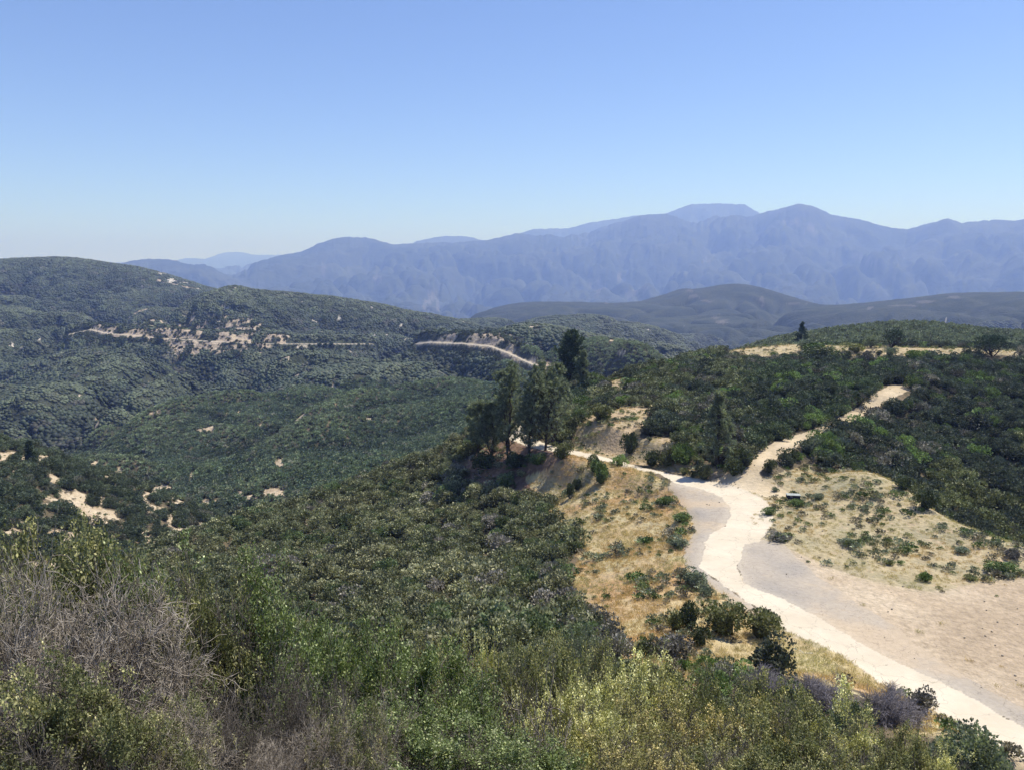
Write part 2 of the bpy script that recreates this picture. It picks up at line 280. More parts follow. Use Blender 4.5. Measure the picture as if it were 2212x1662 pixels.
BARE = [(116, 1031, 9, 13), (140, 1066, 10, 15), (5, 999, 14, 12), (53, 990, 10, 8), (94, 990, 15, 8), (61, 1091, 9, 6), (182, 1106, 14, 8), (200, 1128, 10, 14), (237, 1026, 9, 12), (351, 1055, 22, 10), (317, 1080, 8, 22), (368, 1118, 8, 10),
        (264, 1130, 7, 9), (303, 1150, 15, 13), (327, 1169, 14, 14), (339, 1197, 10, 18), (412, 1157, 11, 18), (293, 1200, 7, 14), (286, 1225, 9, 12), (443, 1082, 9, 7), (22, 1147, 22, 8), (143, 1160, 12, 14), (434, 1132, 7, 8), (205, 1000, 9, 5), (28, 1180, 12, 6), (250, 1040, 6, 8), (275, 1262, 7, 12),
        (590, 1062, 26, 9), (603, 998, 10, 12), (612, 982, 5, 10), (520, 1065, 6, 8), (540, 1075, 5, 6), (415, 1022, 8, 6), (660, 1048, 5, 4), (700, 1052, 4, 3), (666, 1132, 6, 7), (555, 1248, 8, 11), (770, 1220, 11, 8), (680, 1275, 8, 7), (887, 1327, 13, 7), (846, 1341, 10, 4), (905, 1012, 4, 7), (885, 1150, 4, 5), (760, 1180, 5, 4),
        (1005, 1120, 14, 8), (1000, 1060, 6, 8), (1110, 1085, 10, 6), (970, 1205, 4, 6), (1075, 1240, 6, 4), (208, 910, 5, 8), (230, 890, 4, 6), (420, 702, 6, 3), (488, 664, 9, 4), (680, 693, 7, 4), (725, 697, 6, 2), (745, 697, 5, 2), (490, 895, 4, 6), (515, 892, 3, 5), (725, 870, 3, 5), (565, 918, 4, 3),
        (350, 590, 10, 4), (370, 606, 10, 5), (395, 612, 12, 3), (420, 624, 10, 2), (308, 612, 3, 5), (1500, 640, 9, 4), (1525, 650, 12, 2), (1490, 629, 8, 4), (1645, 648, 5, 8), (1562, 695, 14, 5), (1548, 688, 10, 3), (1720, 655, 20, 2), (2000, 652, 20, 3), (2060, 642, 14, 3), (1950, 660, 25, 2), (1880, 665, 6, 3), (1310, 655, 3, 2),
        (1391, 622, 7, 8), (1365, 632, 14, 8), (935, 640, 12, 14), (920, 655, 6, 8), (700, 580, 5, 8), (815, 605, 8, 14), (945, 660, 4, 14), (1640, 558, 4, 3), (1713, 480, 18, 6), (1750, 495, 10, 14), (1850, 555, 16, 5), (1880, 565, 14, 5), (1530, 560, 8, 6), (1290, 618, 16, 14), (1340, 600, 8, 8), (30, 745, 8, 4), (50, 752, 8, 3), (10, 700, 5, 5), (85, 735, 6, 3),
        (1400, 712, 8, 1.5), (1158, 704, 18, 3), (1320, 735, 8, 4), (1340, 760, 10, 4), (1300, 790, 8, 5), (1240, 765, 12, 3), (380, 770, 6, 9), (545, 765, 5, 8), (430, 758, 4, 9), (655, 748, 12, 2), (690, 752, 6, 3), (1690, 1150, 1, 1), (2120, 1185, 8, 5), (2160, 1190, 8, 6), (2100, 1260, 10, 5)]

def wpoly_dist(x, y, pts):
    """distance to a surveyed line laid on the ground"""
    W_ = []
    for u, v, r in pts:
        a, e = ray(u, v); W_.append((r * math.sin(a), r * math.cos(a)))
    d = np.full(np.shape(x), 1e9)
    for (x0, y0), (x1, y1) in zip(W_[:-1], W_[1:]):
        dx, dy = x1 - x0, y1 - y0; t = np.clip(((x - x0) * dx + (y - y0) * dy) / (dx * dx + dy * dy), 0, 1)
        d = np.minimum(d, np.hypot(x - x0 - t * dx, y - y0 - t * dy))
    return d

# classes: 0 chaparral ground, 1 bright road, 2 worn asphalt, 3 dirt track, 4 dry grass bank, 5 weedy pad, 6 bare pad, 7 cut, 8 grassy top, 9 bare patch, 10 pines' floor with their shadow painted in, 11 highway, 12 highway cut
def classify(x, y, z):
    r = np.hypot(x, y)
    u, v = proj(x, y, z)
    j = fbm(x, y, 3.5, 3, 21); j2 = fbm(x, y, 3.5, 3, 31)
    k = FPX / np.maximum(r, 5)
    uj, vj = u + j * k * .45, v + j2 * k * .2
    ub, vb = u + j * k * 1.6, v + j2 * k * .8
    c = np.zeros(np.shape(x), np.int8)
    near = (r > 44) & (r < 245)
    b = (r > 5) & (((x ** 2) > -1))
    cc = np.zeros(np.shape(x), bool)
    nw = np.clip(np.exp(np.round(np.log(np.maximum(r, 1)) * 2) / 2) * .016, 6, 400)
    n1 = fbm(x, y, nw, 3, 41); n2 = fbm(x, y, nw, 3, 47)
    # scattered natural openings
    op = fbm(x, y, 26, 4, 61)
    thr = np.where(r < 230, .62, np.where(r < 345, .34, np.where(r < 1500, .44, .6)))
    cc |= (op > thr) & (r > 60)
    cc |= (r > 200) & (r < 345) & (u < 700) & (fbm(x * 1.3, y * .8, 13, 3, 62) > .26)
    for (bu, bv, ru, rv) in BARE:
        m = (np.abs(u - bu) < ru * 2) & (np.abs(v - bv) < rv * 2)
        if m.any():
            dd = (((u[m] + n2[m] * ru * .9 - bu) / ru) ** 2 + ((v[m] + n1[m] * rv * .9 - bv) / rv) ** 2) * np.where((r[m] > 200) & (r[m] < 345), .95, 1) + n1[m] * np.where(r[m] > 2500, 2.2, np.where((r[m] > 200) & (r[m] < 345), 2.0, 1.4))
            cc[m] |= dd < 1
    cc &= r > 55
    c[cc] = 9
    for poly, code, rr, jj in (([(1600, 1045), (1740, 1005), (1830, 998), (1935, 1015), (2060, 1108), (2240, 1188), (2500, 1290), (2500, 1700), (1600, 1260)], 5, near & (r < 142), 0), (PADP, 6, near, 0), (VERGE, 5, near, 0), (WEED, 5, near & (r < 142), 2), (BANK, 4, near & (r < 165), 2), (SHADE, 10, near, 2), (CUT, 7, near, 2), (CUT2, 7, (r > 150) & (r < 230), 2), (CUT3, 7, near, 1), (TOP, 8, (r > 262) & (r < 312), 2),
                               (TRACK, 3, near, 1), (ASPH, 2, near, 1), (ASPH2, 2, near, 1)):
        a, b_ = ((u, v), (uj, vj), (ub, vb))[jj]
        c[inpoly(a, b_, poly) & rr] = code
    rj = fbm(x, y, 1.3, 3, 77); rj2 = fbm(x, y, 1.3, 3, 78)
    ro = inpoly(u + rj * k * .30, v + rj2 * k * .13, ROAD) & near
    # holes worn through the bright surface at the bend
    holes = (((u - 1636) / 12) ** 2 + ((v - 1118) / 17) ** 2 < 1.3) & (fbm(x, y, 1.1, 2, 90) > .22) & near
    c[ro & ~holes] = 1
    for poly, rr in ((HCUT, (r > 1000) & (r < 1420)), (HFILL, (r > 950) & (r < 1250)), (KCUT, (r > 640) & (r < 1010))):
        c[inpoly(u + n1 * 6, v + n2 * 3, poly) & rr & (fbm(x, y, 22, 3, 71) > (-.12 if poly is not HCUT else -.06))] = 12
    far = (r > 600) & (r < 2300)
    if far.any():
        for H, w in ((HWY1, 2.8), (HWY2, 2.6), (HWY3, 6), (HWY4, 6)):
            d = wpoly_dist(x, y, H)
            c[far & (d < w)] = 11 if H in (HWY1, HWY2) else 12
    return c, u, v, r

# ------------------------------------------------------------------ detail relief
def blur(a, n0, n1):
    for ax, n in ((0, max(1, n0)), (1, max(1, n1))):
        p = np.concatenate([np.repeat(np.take(a, [0], ax), n, ax), a, np.repeat(np.take(a, [-1], ax), n, ax)], ax)
        c = np.cumsum(p, ax); z = np.zeros_like(np.take(c, [0], ax)); c = np.concatenate([z, c], ax); m = 2 * n + 1
        k = a.shape[ax]; a = (np.take(c, np.arange(m, m + k), ax) - np.take(c, np.arange(0, k), ax)) / m
    return a

def relief(X, Y, RR, Z0):
    u, v = proj(X, Y, Z0)
    flat = inpoly(u, v, ROAD) | inpoly(u, v, ASPH) | inpoly(u, v, ASPH2) | inpoly(u, v, PADP) | inpoly(u, v, TRACK)
    flat &= (RR > 44) & (RR < 245)
    f = flat.astype(float)
    for _ in range(3):
        f[1:-1] = (f[:-2] + f[1:-1] * 2 + f[2:]) / 4
        f[:, 1:-1] = (f[:, :-2] + f[:, 1:-1] * 2 + f[:, 2:]) / 4
    rough = 1 - f * .93
    near = 1 - sstep(300, 420, RR)
    d = near * (rough * (.34 * fbm(X, Y, 9, 3, 3) + .07 * fbm(X, Y, 1.7, 2, 5)) * sstep(2, 10, RR) + (1 - blur(f, 40, 40) * 1.6).clip(0, 1) * sstep(70, 110, RR) * .9 * fbm(X, Y, 24, 2, 7))
    mid = sstep(330, 700, RR) * (1 - sstep(4300, 5200, RR))
    d = d + mid * (1.2 + 1.2 * sstep(600, 1500, RR)) * fbm(X, Y, 45, 3, 13)
    # side gullies cut into every slope below its crest; crests themselves stay put
    E = Z0 / RR; M = E.copy(); k = 1
    while k < 96:
        M[:-k] = np.maximum(M[:-k], M[k:]); k *= 2
    dep = (M - E) * RR
    cut = sstep(0, 1, dep / (.02 * RR + 4))
    wx = X + 55 * fbm(X, Y, 260, 2, 9); wy = Y + 55 * fbm(X, Y, 260, 2, 10)
    def vee(n, w): return np.exp(-(n / w) ** 2)
    g1 = vee(perlin(wx / 250, wy / 250, 51), .24) + .45 * vee(perlin(wx / 95, wy / 95, 52), .16)
    g2 = vee(perlin(wx / 520, wy / 520, 53), .16) + .5 * vee(perlin(wx / 230, wy / 230, 54), .16)
    wx = X + 500 * fbm(X, Y, 2600, 2, 17); wy = Y + 500 * fbm(X, Y, 2600, 2, 18)
    g3 = vee(perlin(wx / 2100, wy / 3400, 55), .15) + .6 * vee(perlin(wx / 900, wy / 1300, 56), .16) + .35 * vee(perlin(wx / 400, wy / 500, 57), .2) + .16 * vee(perlin(wx / 190, wy / 210, 58), .2)
    a1 = sstep(360, 620, RR) * (1 - sstep(2400, 3000, RR)); a2 = sstep(2400, 3000, RR) * (1 - sstep(4600, 5600, RR)); a3 = sstep(4600, 6000, RR)
    carve = cut * (a1 * g1 * np.clip(.029 * RR, 0, 40) + a2 * g2 * 55 + a3 * g3 * 300)
    d = d - carve
    for H_ in (HWY1, HWY2):                       # bench: flat road, fill slope below, cut bank above
        ha = [float(ray(p[0], p[1])[0]) for p in H_]; hr = np.interp(AA, ha, [p[2] for p in H_]); hz = np.interp(AA, ha, [float(ray(p[0], p[1])[1]) * p[2] for p in H_])
        dl = RR - hr; side = sstep(ha[0] - .012, ha[0], AA) * (1 - sstep(ha[-1], ha[-1] + .012, AA))
        prof = hz - 9 * sstep(4.5, 24, -dl) - .25 * np.clip(-dl - 24, 0, 60) + 8 * sstep(5, 24, dl) + .12 * np.clip(dl - 24, 0, 60)
        w = side * (1 - sstep(30, 95, np.abs(dl)))
        d = d * (1 - w) + (prof - Z0) * w
    hc = inpoly(u, v, HCUT) & (RR > 1100) & (RR < 1420)
    d = d + hc * 3.0 * ridged(X, Y, 34, 2, 15) * sstep(8, 22, wpoly_dist(X, Y, HWY1))
    d = d + (RR > 5000) * 16 * fbm(X, Y, 190, 2, 23)
    return d
ZZ = ZZ + relief(X, Y, RR, ZZ)
# level bed of the narrow road along the side of the ridge
_cl = [(1085, 932, -36.8), (1112, 928, -36.7), (1150, 948, -36.2), (1204, 970, -35.8), (1240, 976, -35.5), (1290, 987, -35.2), (1345, 1001, -35.0), (1400, 1014, -34.8), (1450, 1031, -34.5), (1500, 1045, -34.35)]
_w = []
for u_, v_, z_ in _cl:
    a_, e_ = ray(u_, v_); r_ = z_ / float(e_); _w.append((r_ * math.sin(a_), r_ * math.cos(a_), z_))
_m = (RR[:, 0] > 100) & (RR[:, 0] < 215); xs, ys, zs = X[_m], Y[_m], ZZ[_m]; bd = np.full(xs.shape, 1e9); bz = np.zeros(xs.shape)
for (x0, y0, z0), (x1, y1, z1) in zip(_w[:-1], _w[1:]):
    dx, dy = x1 - x0, y1 - y0; t = np.clip(((xs - x0) * dx + (ys - y0) * dy) / (dx * dx + dy * dy), 0, 1); dd = np.hypot(xs - x0 - t * dx, ys - y0 - t * dy)
    k_ = dd < bd; bd = np.where(k_, dd, bd); bz = np.where(k_, z0 + t * (z1 - z0), bz)
w_ = 1 - sstep(3.0, 7.5, bd); ZZ[_m] = zs * (1 - w_) + bz * w_
print('relief', time.time() - T0)

def height(x, y):
    x = np.asarray(x, float); y = np.asarray(y, float)
    a = np.arctan2(x, y); r = np.hypot(x, y)
    fi = np.clip(np.interp(np.log(np.maximum(r, .81)), LR, np.arange(len(LR))), 0, len(LR) - 1.001)
    fj = np.clip((a - AZ[0]) / da, 0, len(AZ) - 1.001)
    i = fi.astype(int); j = fj.astype(int); s = fi - i; t = fj - j
    return (ZZ[i, j] * (1 - s) * (1 - t) + ZZ[i + 1, j] * s * (1 - t) + ZZ[i, j + 1] * (1 - s) * t + ZZ[i + 1, j + 1] * s * t)

def ground_at(u, v, rmin=3):
    a, e = ray(u, v)
    fj = min(max((float(a) - AZ[0]) / da, 0), len(AZ) - 1.001); j = int(fj); t = fj - j
    col = ZZ[:, j] * (1 - t) + ZZ[:, j + 1] * t
    ok = (col >= e * RINGS) & (RINGS > rmin)
    i = int(np.argmax(ok)) if ok.any() else 100
    r0, r1 = RINGS[i - 1], RINGS[i]
    f0, f1 = col[i - 1] - e * r0, col[i] - e * r1
    s = 0 if f1 == f0 else min(max(-f0 / (f1 - f0), 0), 1)
    r = r0 + s * (r1 - r0)
    x, y = r * math.sin(a), r * math.cos(a)
    return x, y, float(height(x, y)), r
def at_r(u, r):
    a, e = ray(u, 900); x, y = r * math.sin(a), r * math.cos(a)
    return x, y, float(height(x, y)), r

CL, UU, VV, _ = classify(X, Y, ZZ)
print('classify', time.time() - T0)

# how far a spot stands above or below its surroundings (low pale scrub on crests, tall dark growth in gullies; tint also paints relief shading)
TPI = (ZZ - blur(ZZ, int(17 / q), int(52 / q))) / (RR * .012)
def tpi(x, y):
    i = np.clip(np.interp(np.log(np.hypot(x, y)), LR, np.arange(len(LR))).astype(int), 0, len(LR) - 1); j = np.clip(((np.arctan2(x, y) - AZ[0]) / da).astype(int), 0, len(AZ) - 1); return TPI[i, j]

# running horizon for culling what no viewer near here can see
ELEV = ZZ / RR
HORZ = np.maximum.accumulate(ELEV, 0)
def visible(x, y, z, top, margin=.012):
    a = np.arctan2(x, y); r = np.hypot(x, y)
    i = np.clip(np.interp(np.log(r), LR, np.arange(len(LR))).astype(int) - 3, 0, len(LR) - 1)
    j = np.clip(((a - AZ[0]) / da).astype(int), 0, len(AZ) - 1)
    u, v = proj(x, y, z)
    return ((z + top) / r > HORZ[i, j] - margin) & (u > -480) & (u < 2700) & (v < 1850)

# ------------------------------------------------------------------ ground colours (albedo by class; near litter and pines' floor include painted shade)
def lerp(a, b, t): return a + (b - a) * t[..., None]
def ground_colour(x, y, c, r):
    n = fbm(x, y, 6, 4, 101); m = fbm(x, y, 1.6, 3, 105); L = fbm(x, y, 45, 3, 109)
    one = np.ones(x.shape + (3,))
    col = one * (.10, .085, .055)
    col = lerp(col, one * (.17, .13, .085), sstep(-.3, .5, m + n))
    col = lerp(col * np.where(r < 30, .5, 1)[..., None], one * (.06, .05, .035), np.where(r < 30, .3, 0))  # near soil darkened for leaf litter and painted shade under the shrubs
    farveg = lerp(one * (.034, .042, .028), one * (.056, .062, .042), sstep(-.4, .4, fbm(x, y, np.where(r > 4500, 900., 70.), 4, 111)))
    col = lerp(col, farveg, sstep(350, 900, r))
    soil = lerp(one * (.40, .31, .21), one * (.52, .43, .31), sstep(-.4, .5, n + m))
    def put(code, cc):
        k = c == code; col[k] = cc[k]
    put(9, lerp(soil, one * (.46, .42, .37), sstep(600, 1500, r)))
    dist = sstep(2400, 3000, r)
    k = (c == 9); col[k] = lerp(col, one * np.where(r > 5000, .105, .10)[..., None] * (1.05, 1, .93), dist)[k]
    conc = lerp(one * (.56, .48, .365), one * (.63, .55, .43), sstep(-.5, .5, n)); put(1, conc)
    g = lerp(one * (.40, .345, .28), one * (.33, .295, .255), sstep(-.2, .35, n)); g = lerp(g, one * (.47, .375, .27), sstep(-.05, .25, fbm(x * .35 + y * .5, y * .25, 5, 4, 115) + .3 * m)); put(2, g)
    tr = lerp(one * (.52, .41, .27), one * (.60, .49, .34), sstep(-.4, .4, n + .6 * m)); put(3, tr)
    gr = lerp(one * (.46, .36, .20), one * (.47, .30, .155), np.clip(sstep(-.1, .35, fbm(x, y, 14, 3, 121)) + .45 * sstep(1130, 1230, VV) * (UU < 1500), 0, 1))
    gr = lerp(gr, one * (.50, .42, .24), sstep(.0, .4, fbm(x, y, 9, 3, 125) + .1)); put(4, lerp(gr, one * (.30, .24, .15), sstep(.1, .6, m)))
    wd = lerp(one * (.40, .33, .20), one * (.30, .27, .17), sstep(-.2, .4, n)); wd = lerp(wd, one * (.48, .36, .24), sstep(.15, .5, m + .5 * L)); put(5, wd)
    pd = lerp(one * (.44, .345, .24), one * (.51, .415, .30), sstep(-.35, .35, n + .4 * m)); pd = lerp(pd, one * (.38, .295, .205), sstep(.0, .5, L + .35 * m))
    cx, cy, _, _ = (58.0, 88.0, 0, 0); dd = np.hypot(x - cx, (y - cy) * 1.1) + 1.2 * fbm(x, y, 20, 2, 141)
    ruts = np.zeros(x.shape)
    for R_ in (9.5, 11.3, 16.2, 18.0, 24.5, 26.3, 27.8): ruts = np.maximum(ruts, np.exp(-((dd - R_) / .28) ** 2))
    pd = lerp(pd, one * (.56, .45, .33), .55 * ruts * sstep(-.1, .25, n)); put(6, pd)
    ct = lerp(one * (.44, .33, .21), one * (.38, .31, .19), sstep(-.3, .3, n)); put(7, ct)
    tp = lerp(one * (.46, .37, .23), one * (.36, .30, .19), sstep(-.2, .4, n + m)); put(8, tp)
    put(10, lerp(one * (.16, .10, .07), one * (.24, .16, .11), sstep(-.3, .3, m)))  # cast shadow of the grove painted as dark brown ground
    put(11, one * (.44, .38, .30))
    put(12, lerp(one * (.42, .34, .25), one * (.33, .27, .21), sstep(-.3, .3, fbm(x, y, 18, 3, 131))))
    return col
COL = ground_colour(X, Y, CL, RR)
_soft = blur(COL, int(5 / q), int(9 / q)); _k = np.isin(CL, (2, 3, 5, 6)) & (RR > 44) & (RR < 245); _fine = COL - blur(COL, 2, 3)
COL = np.where(_k[..., None], .8 * _soft + .2 * COL + .5 * _fine, COL).clip(.01, .9)
# wheel lines pressed into the dirt track and pad, faint cracks stay in the shader
print('colour', time.time() - T0)

# ------------------------------------------------------------------ materials
def mat(name):
    m = bpy.data.materials.new(name); m.use_nodes = True; nt = m.node_tree; nt.nodes.clear()
    return m, nt, nt.nodes, nt.links
def node(nt, t, **kw):
    n = nt.nodes.new(t)
    for k, v in kw.items():
        if k.startswith('i_'):
            n.inputs[k[2:]].default_value = v
        else: setattr(n, k, v)
    return n
def ground_mat(name, scale, lo, hi, bump, bscale, rough=.95, crack=0):
    m, nt, N_, Lk = mat(name)
    out = node(nt, 'ShaderNodeOutputMaterial'); bs = node(nt, 'ShaderNodeBsdfPrincipled'); bs.inputs['Roughness'].default_value = rough
    bs.inputs['Specular IOR Level'].default_value = .15
    at = node(nt, 'ShaderNodeAttribute', attribute_name='col'); geo = node(nt, 'ShaderNodeNewGeometry')
    nz = node(nt, 'ShaderNodeTexNoise'); nz.inputs['Scale'].default_value = scale; nz.inputs['Detail'].default_value = 8; nz.inputs['Roughness'].default_value = .65
    Lk.new(geo.outputs['Position'], nz.inputs['Vector'])
    mr = node(nt, 'ShaderNodeMapRange'); mr.inputs['From Min'].default_value = .3; mr.inputs['From Max'].default_value = .7; mr.inputs['To Min'].default_value = lo; mr.inputs['To Max'].default_value = hi
    Lk.new(nz.outputs['Fac'], mr.inputs['Value'])
    mx = node(nt, 'ShaderNodeVectorMath', operation='SCALE'); Lk.new(at.outputs['Color'], mx.inputs[0])
    fac = mr.outputs[0]
    if crack:
        vo = node(nt, 'ShaderNodeTexVoronoi', feature='DISTANCE_TO_EDGE'); vo.inputs['Scale'].default_value = crack
        nd = node(nt, 'ShaderNodeTexNoise'); nd.inputs['Scale'].default_value = 1.2
        Lk.new(geo.outputs['Position'], nd.inputs['Vector'])
        va = node(nt, 'ShaderNodeVectorMath', operation='MULTIPLY_ADD'); va.inputs[1].default_value = (1.6, 1.6, 1.6)
        Lk.new(nd.outputs['Color'], va.inputs[0]); Lk.new(geo.outputs['Position'], va.inputs[2]); Lk.new(va.outputs[0], vo.inputs['Vector'])
        cr = node(nt, 'ShaderNodeMapRange'); cr.inputs['From Min'].default_value = 0; cr.inputs['From Max'].default_value = .014; cr.inputs['To Min'].default_value = .66; cr.inputs['To Max'].default_value = 1
        Lk.new(vo.outputs['Distance'], cr.inputs['Value'])
        mm = node(nt, 'ShaderNodeMath', operation='MULTIPLY'); Lk.new(fac, mm.inputs[0]); Lk.new(cr.outputs[0], mm.inputs[1]); fac = mm.outputs[0]
    Lk.new(fac, mx.inputs['Scale'])
    Lk.new(mx.outputs[0], bs.inputs['Base Color'])
    bz = node(nt, 'ShaderNodeTexNoise'); bz.inputs['Scale'].default_value = bscale; bz.inputs['Detail'].default_value = 6; Lk.new(geo.outputs['Position'], bz.inputs['Vector'])
    bp = node(nt, 'ShaderNodeBump'); bp.inputs['Strength'].default_value = 1; bp.inputs['Distance'].default_value = bump
    Lk.new(bz.outputs['Fac'], bp.inputs['Height']); Lk.new(bp.outputs[0], bs.inputs['Normal'])
    Lk.new(bs.outputs[0], out.inputs['Surface'])
    return m
M_GROUND = ground_mat('soil_and_litter', 1.5, .72, 1.25, .25, 2.2)
M_ROAD = ground_mat('pale_pavement', .9, .94, 1.05, .02, 3, .9, crack=.28)
M_ASPH = ground_mat('worn_asphalt', 2.2, .88, 1.1, .04, 4, .9, crack=.5)
M_TRACK = ground_mat('track_dirt', 1.2, .85, 1.12, .12, 2)
M_HILL = ground_mat('hill_cover', .10, .70, 1.3, 4.5, .16)
M_MTN = ground_mat('mountain_cover', .004, .72, 1.3, 60, .006)

# ------------------------------------------------------------------ terrain meshes
def mesh_from(name, co, faces, m, smooth=True):
    me = bpy.data.meshes.new(name)
    nv, nf = len(co), len(faces)
    me.vertices.add(nv); me.vertices.foreach_set('co', np.ascontiguousarray(co, np.float32).ravel())
    k = faces.shape[1]
    me.loops.add(nf * k); me.loops.foreach_set('vertex_index', np.ascontiguousarray(faces, np.int32).ravel())
    me.polygons.add(nf); me.polygons.foreach_set('loop_start', np.arange(0, nf * k, k, dtype=np.int32))
    if smooth: me.polygons.foreach_set('use_smooth', np.ones(nf, bool))
    if m is not None:
        for mm in (m if isinstance(m, (list, tuple)) else [m]): me.materials.append(mm)
    me.update(calc_edges=True)
    return me
def colour_attr(me, name, arr):
    a = me.color_attributes.new(name, 'FLOAT_COLOR', 'POINT')
    d = np.ones((len(arr), 4), np.float32); d[:, :3] = arr
    a.data.foreach_set('color', d.ravel())
def link(name, me, parent=None, **props):
    o = bpy.data.objects.new(name, me); C.objects.link(o)
    if parent is not None: o.parent = parent
    for k, v in props.items(): o[k] = v
    return o

# close the sheet all the way round behind the camera with a coarse fan
nA = 34
ext = np.linspace(AZ[-1], AZ[0] + 2 * PI, nA)[1:-1]
w = sstep(0, 1, (ext - AZ[-1]) / (AZ[0] + 2 * PI - AZ[-1]))
ZB = ZZ[:, -1][:, None] * (1 - w) + ZZ[:, 0][:, None] * w
AZF = np.concatenate([AZ, ext])
ZF = np.concatenate([ZZ, ZB], 1); XF = RINGS[:, None] * np.sin(AZF); YF = RINGS[:, None] * np.cos(AZF)
CF = np.concatenate([CL, np.zeros(ZB.shape, np.int8)], 1)
COLF = np.concatenate([COL, np.repeat(COL[:, :1] * 0 + np.array([.10, .09, .055]), len(ext), 1)], 1)
nr, na = ZF.shape
idx = np.arange(nr * na).reshape(nr, na)
idn = np.roll(idx, -1, 1)
quads = np.stack([idx[:-1], idn[:-1], idn[1:], idx[1:]], -1)            # (nr-1, na, 4)
qc = CF[:-1]
qr = np.broadcast_to(RINGS[:-1, None], qc.shape)
kind = np.zeros(qc.shape, np.int8)
kind[qr >= 330] = 5; kind[qr >= 4500] = 6
kind[(qc == 1)] = 1; kind[(qc == 2)] = 2; kind[(qc == 3)] = 3; kind[(qc == 11)] = 4
CO = np.stack([XF, YF, ZF], -1).reshape(-1, 3); CC = COLF.reshape(-1, 3)
for k, nm, mt_, lab, cat in ((0, 'ground', M_GROUND, 'brown soil of the near hillside under chaparral and dry grass', 'ground'), (1, 'road', M_ROAD, 'pale cracked paved road curving across the flat saddle', 'road'),
                             (2, 'road_shoulder', M_ASPH, 'worn grey asphalt shoulder beside the pale road', 'pavement'), (3, 'dirt_track', M_TRACK, 'sandy dirt track climbing the right hill between shrubs', 'path'),
                             (4, 'highway', M_ASPH, 'distant pale highway cut into the hillside', 'road'), (5, 'hills', M_HILL, 'rolling green chaparral hills across the valley', 'hills'), (6, 'mountains', M_MTN, 'hazy blue mountain range on the horizon', 'mountains')):
    sel = quads[kind == k]
    if not len(sel): continue
    used, inv = np.unique(sel.ravel(), return_inverse=True)
    me = mesh_from(nm, CO[used], inv.reshape(-1, 4), mt_)
    colour_attr(me, 'col', CC[used])
    link(nm, me, kind='structure', label=lab, category=cat)
# little cap under the camera
capv = np.concatenate([[[0, 0, ZF[0].mean()]], CO[:na]]); ci = np.arange(na)
me = mesh_from('ground', capv, np.stack([np.zeros(na, int), ci + 1, np.roll(ci, -1) + 1], -1), M_GROUND); colour_attr(me, 'col', np.tile([.12, .1, .06], (len(capv), 1)))
link('hilltop_ground', me, kind='structure', label='patch of bare soil where the viewer stands', category='ground')
print('terrain meshes', time.time() - T0)
# ------------------------------------------------------------------ vegetation materials
def leaf_mat(name, base, tip=(.3, .28, .12), var=.35, transl=.25, inst=False, rough=.6, spec=.25):
    """colour = base (or the instance tint) varied leaf by leaf; 'lc' attribute: r = brightness, g = flower / pale tip / painted glint amount"""
    m, nt, N_, Lk = mat(name)
    out = node(nt, 'ShaderNodeOutputMaterial')
    at = node(nt, 'ShaderNodeAttribute', attribute_name='lc'); sp = node(nt, 'ShaderNodeSeparateColor'); Lk.new(at.outputs['Color'], sp.inputs[0])
    if inst == 'geo':
        ba = node(nt, 'ShaderNodeAttribute', attribute_name='tint', attribute_type='INSTANCER'); bc = ba.outputs['Color']
        fl = node(nt, 'ShaderNodeAttribute', attribute_name='flow', attribute_type='INSTANCER'); fo = fl.outputs['Fac']
    elif inst == 'obj':
        oi = node(nt, 'ShaderNodeObjectInfo'); bc = oi.outputs['Color']; fo = oi.outputs['Alpha']
    else:
        rg = node(nt, 'ShaderNodeRGB'); rg.outputs[0].default_value = (*base, 1); bc = rg.outputs[0]; fo = None
    oi = node(nt, 'ShaderNodeObjectInfo')
    mx = node(nt, 'ShaderNodeMix', data_type='RGBA'); mx.inputs[7].default_value = (*tip, 1); Lk.new(bc, mx.inputs[6])
    if fo is not None:
        mm = node(nt, 'ShaderNodeMath', operation='MULTIPLY'); Lk.new(sp.outputs[1], mm.inputs[0]); Lk.new(fo, mm.inputs[1]); Lk.new(mm.outputs[0], mx.inputs[0])
    else: Lk.new(sp.outputs[1], mx.inputs[0])
    mr = node(nt, 'ShaderNodeMapRange'); mr.inputs['To Min'].default_value = 1 - var; mr.inputs['To Max'].default_value = 1 + var * 1.3; Lk.new(sp.outputs[0], mr.inputs['Value'])
    sc_ = node(nt, 'ShaderNodeVectorMath', operation='SCALE'); Lk.new(mx.outputs[2], sc_.inputs[0]); Lk.new(mr.outputs[0], sc_.inputs['Scale'])
    bs = node(nt, 'ShaderNodeBsdfPrincipled'); bs.inputs['Roughness'].default_value = rough; bs.inputs['Specular IOR Level'].default_value = spec
    Lk.new(sc_.outputs[0], bs.inputs['Base Color'])
    if transl:
        tr = node(nt, 'ShaderNodeBsdfTranslucent'); ms = node(nt, 'ShaderNodeMixShader'); ms.inputs[0].default_value = transl
        t2 = node(nt, 'ShaderNodeVectorMath', operation='MULTIPLY'); t2.inputs[1].default_value = (1.2, 1.25, .7); Lk.new(sc_.outputs[0], t2.inputs[0]); Lk.new(t2.outputs[0], tr.inputs[0])
        Lk.new(bs.outputs[0], ms.inputs[1]); Lk.new(tr.outputs[0], ms.inputs[2]); Lk.new(ms.outputs[0], out.inputs['Surface'])
    else: Lk.new(bs.outputs[0], out.inputs['Surface'])
    return m
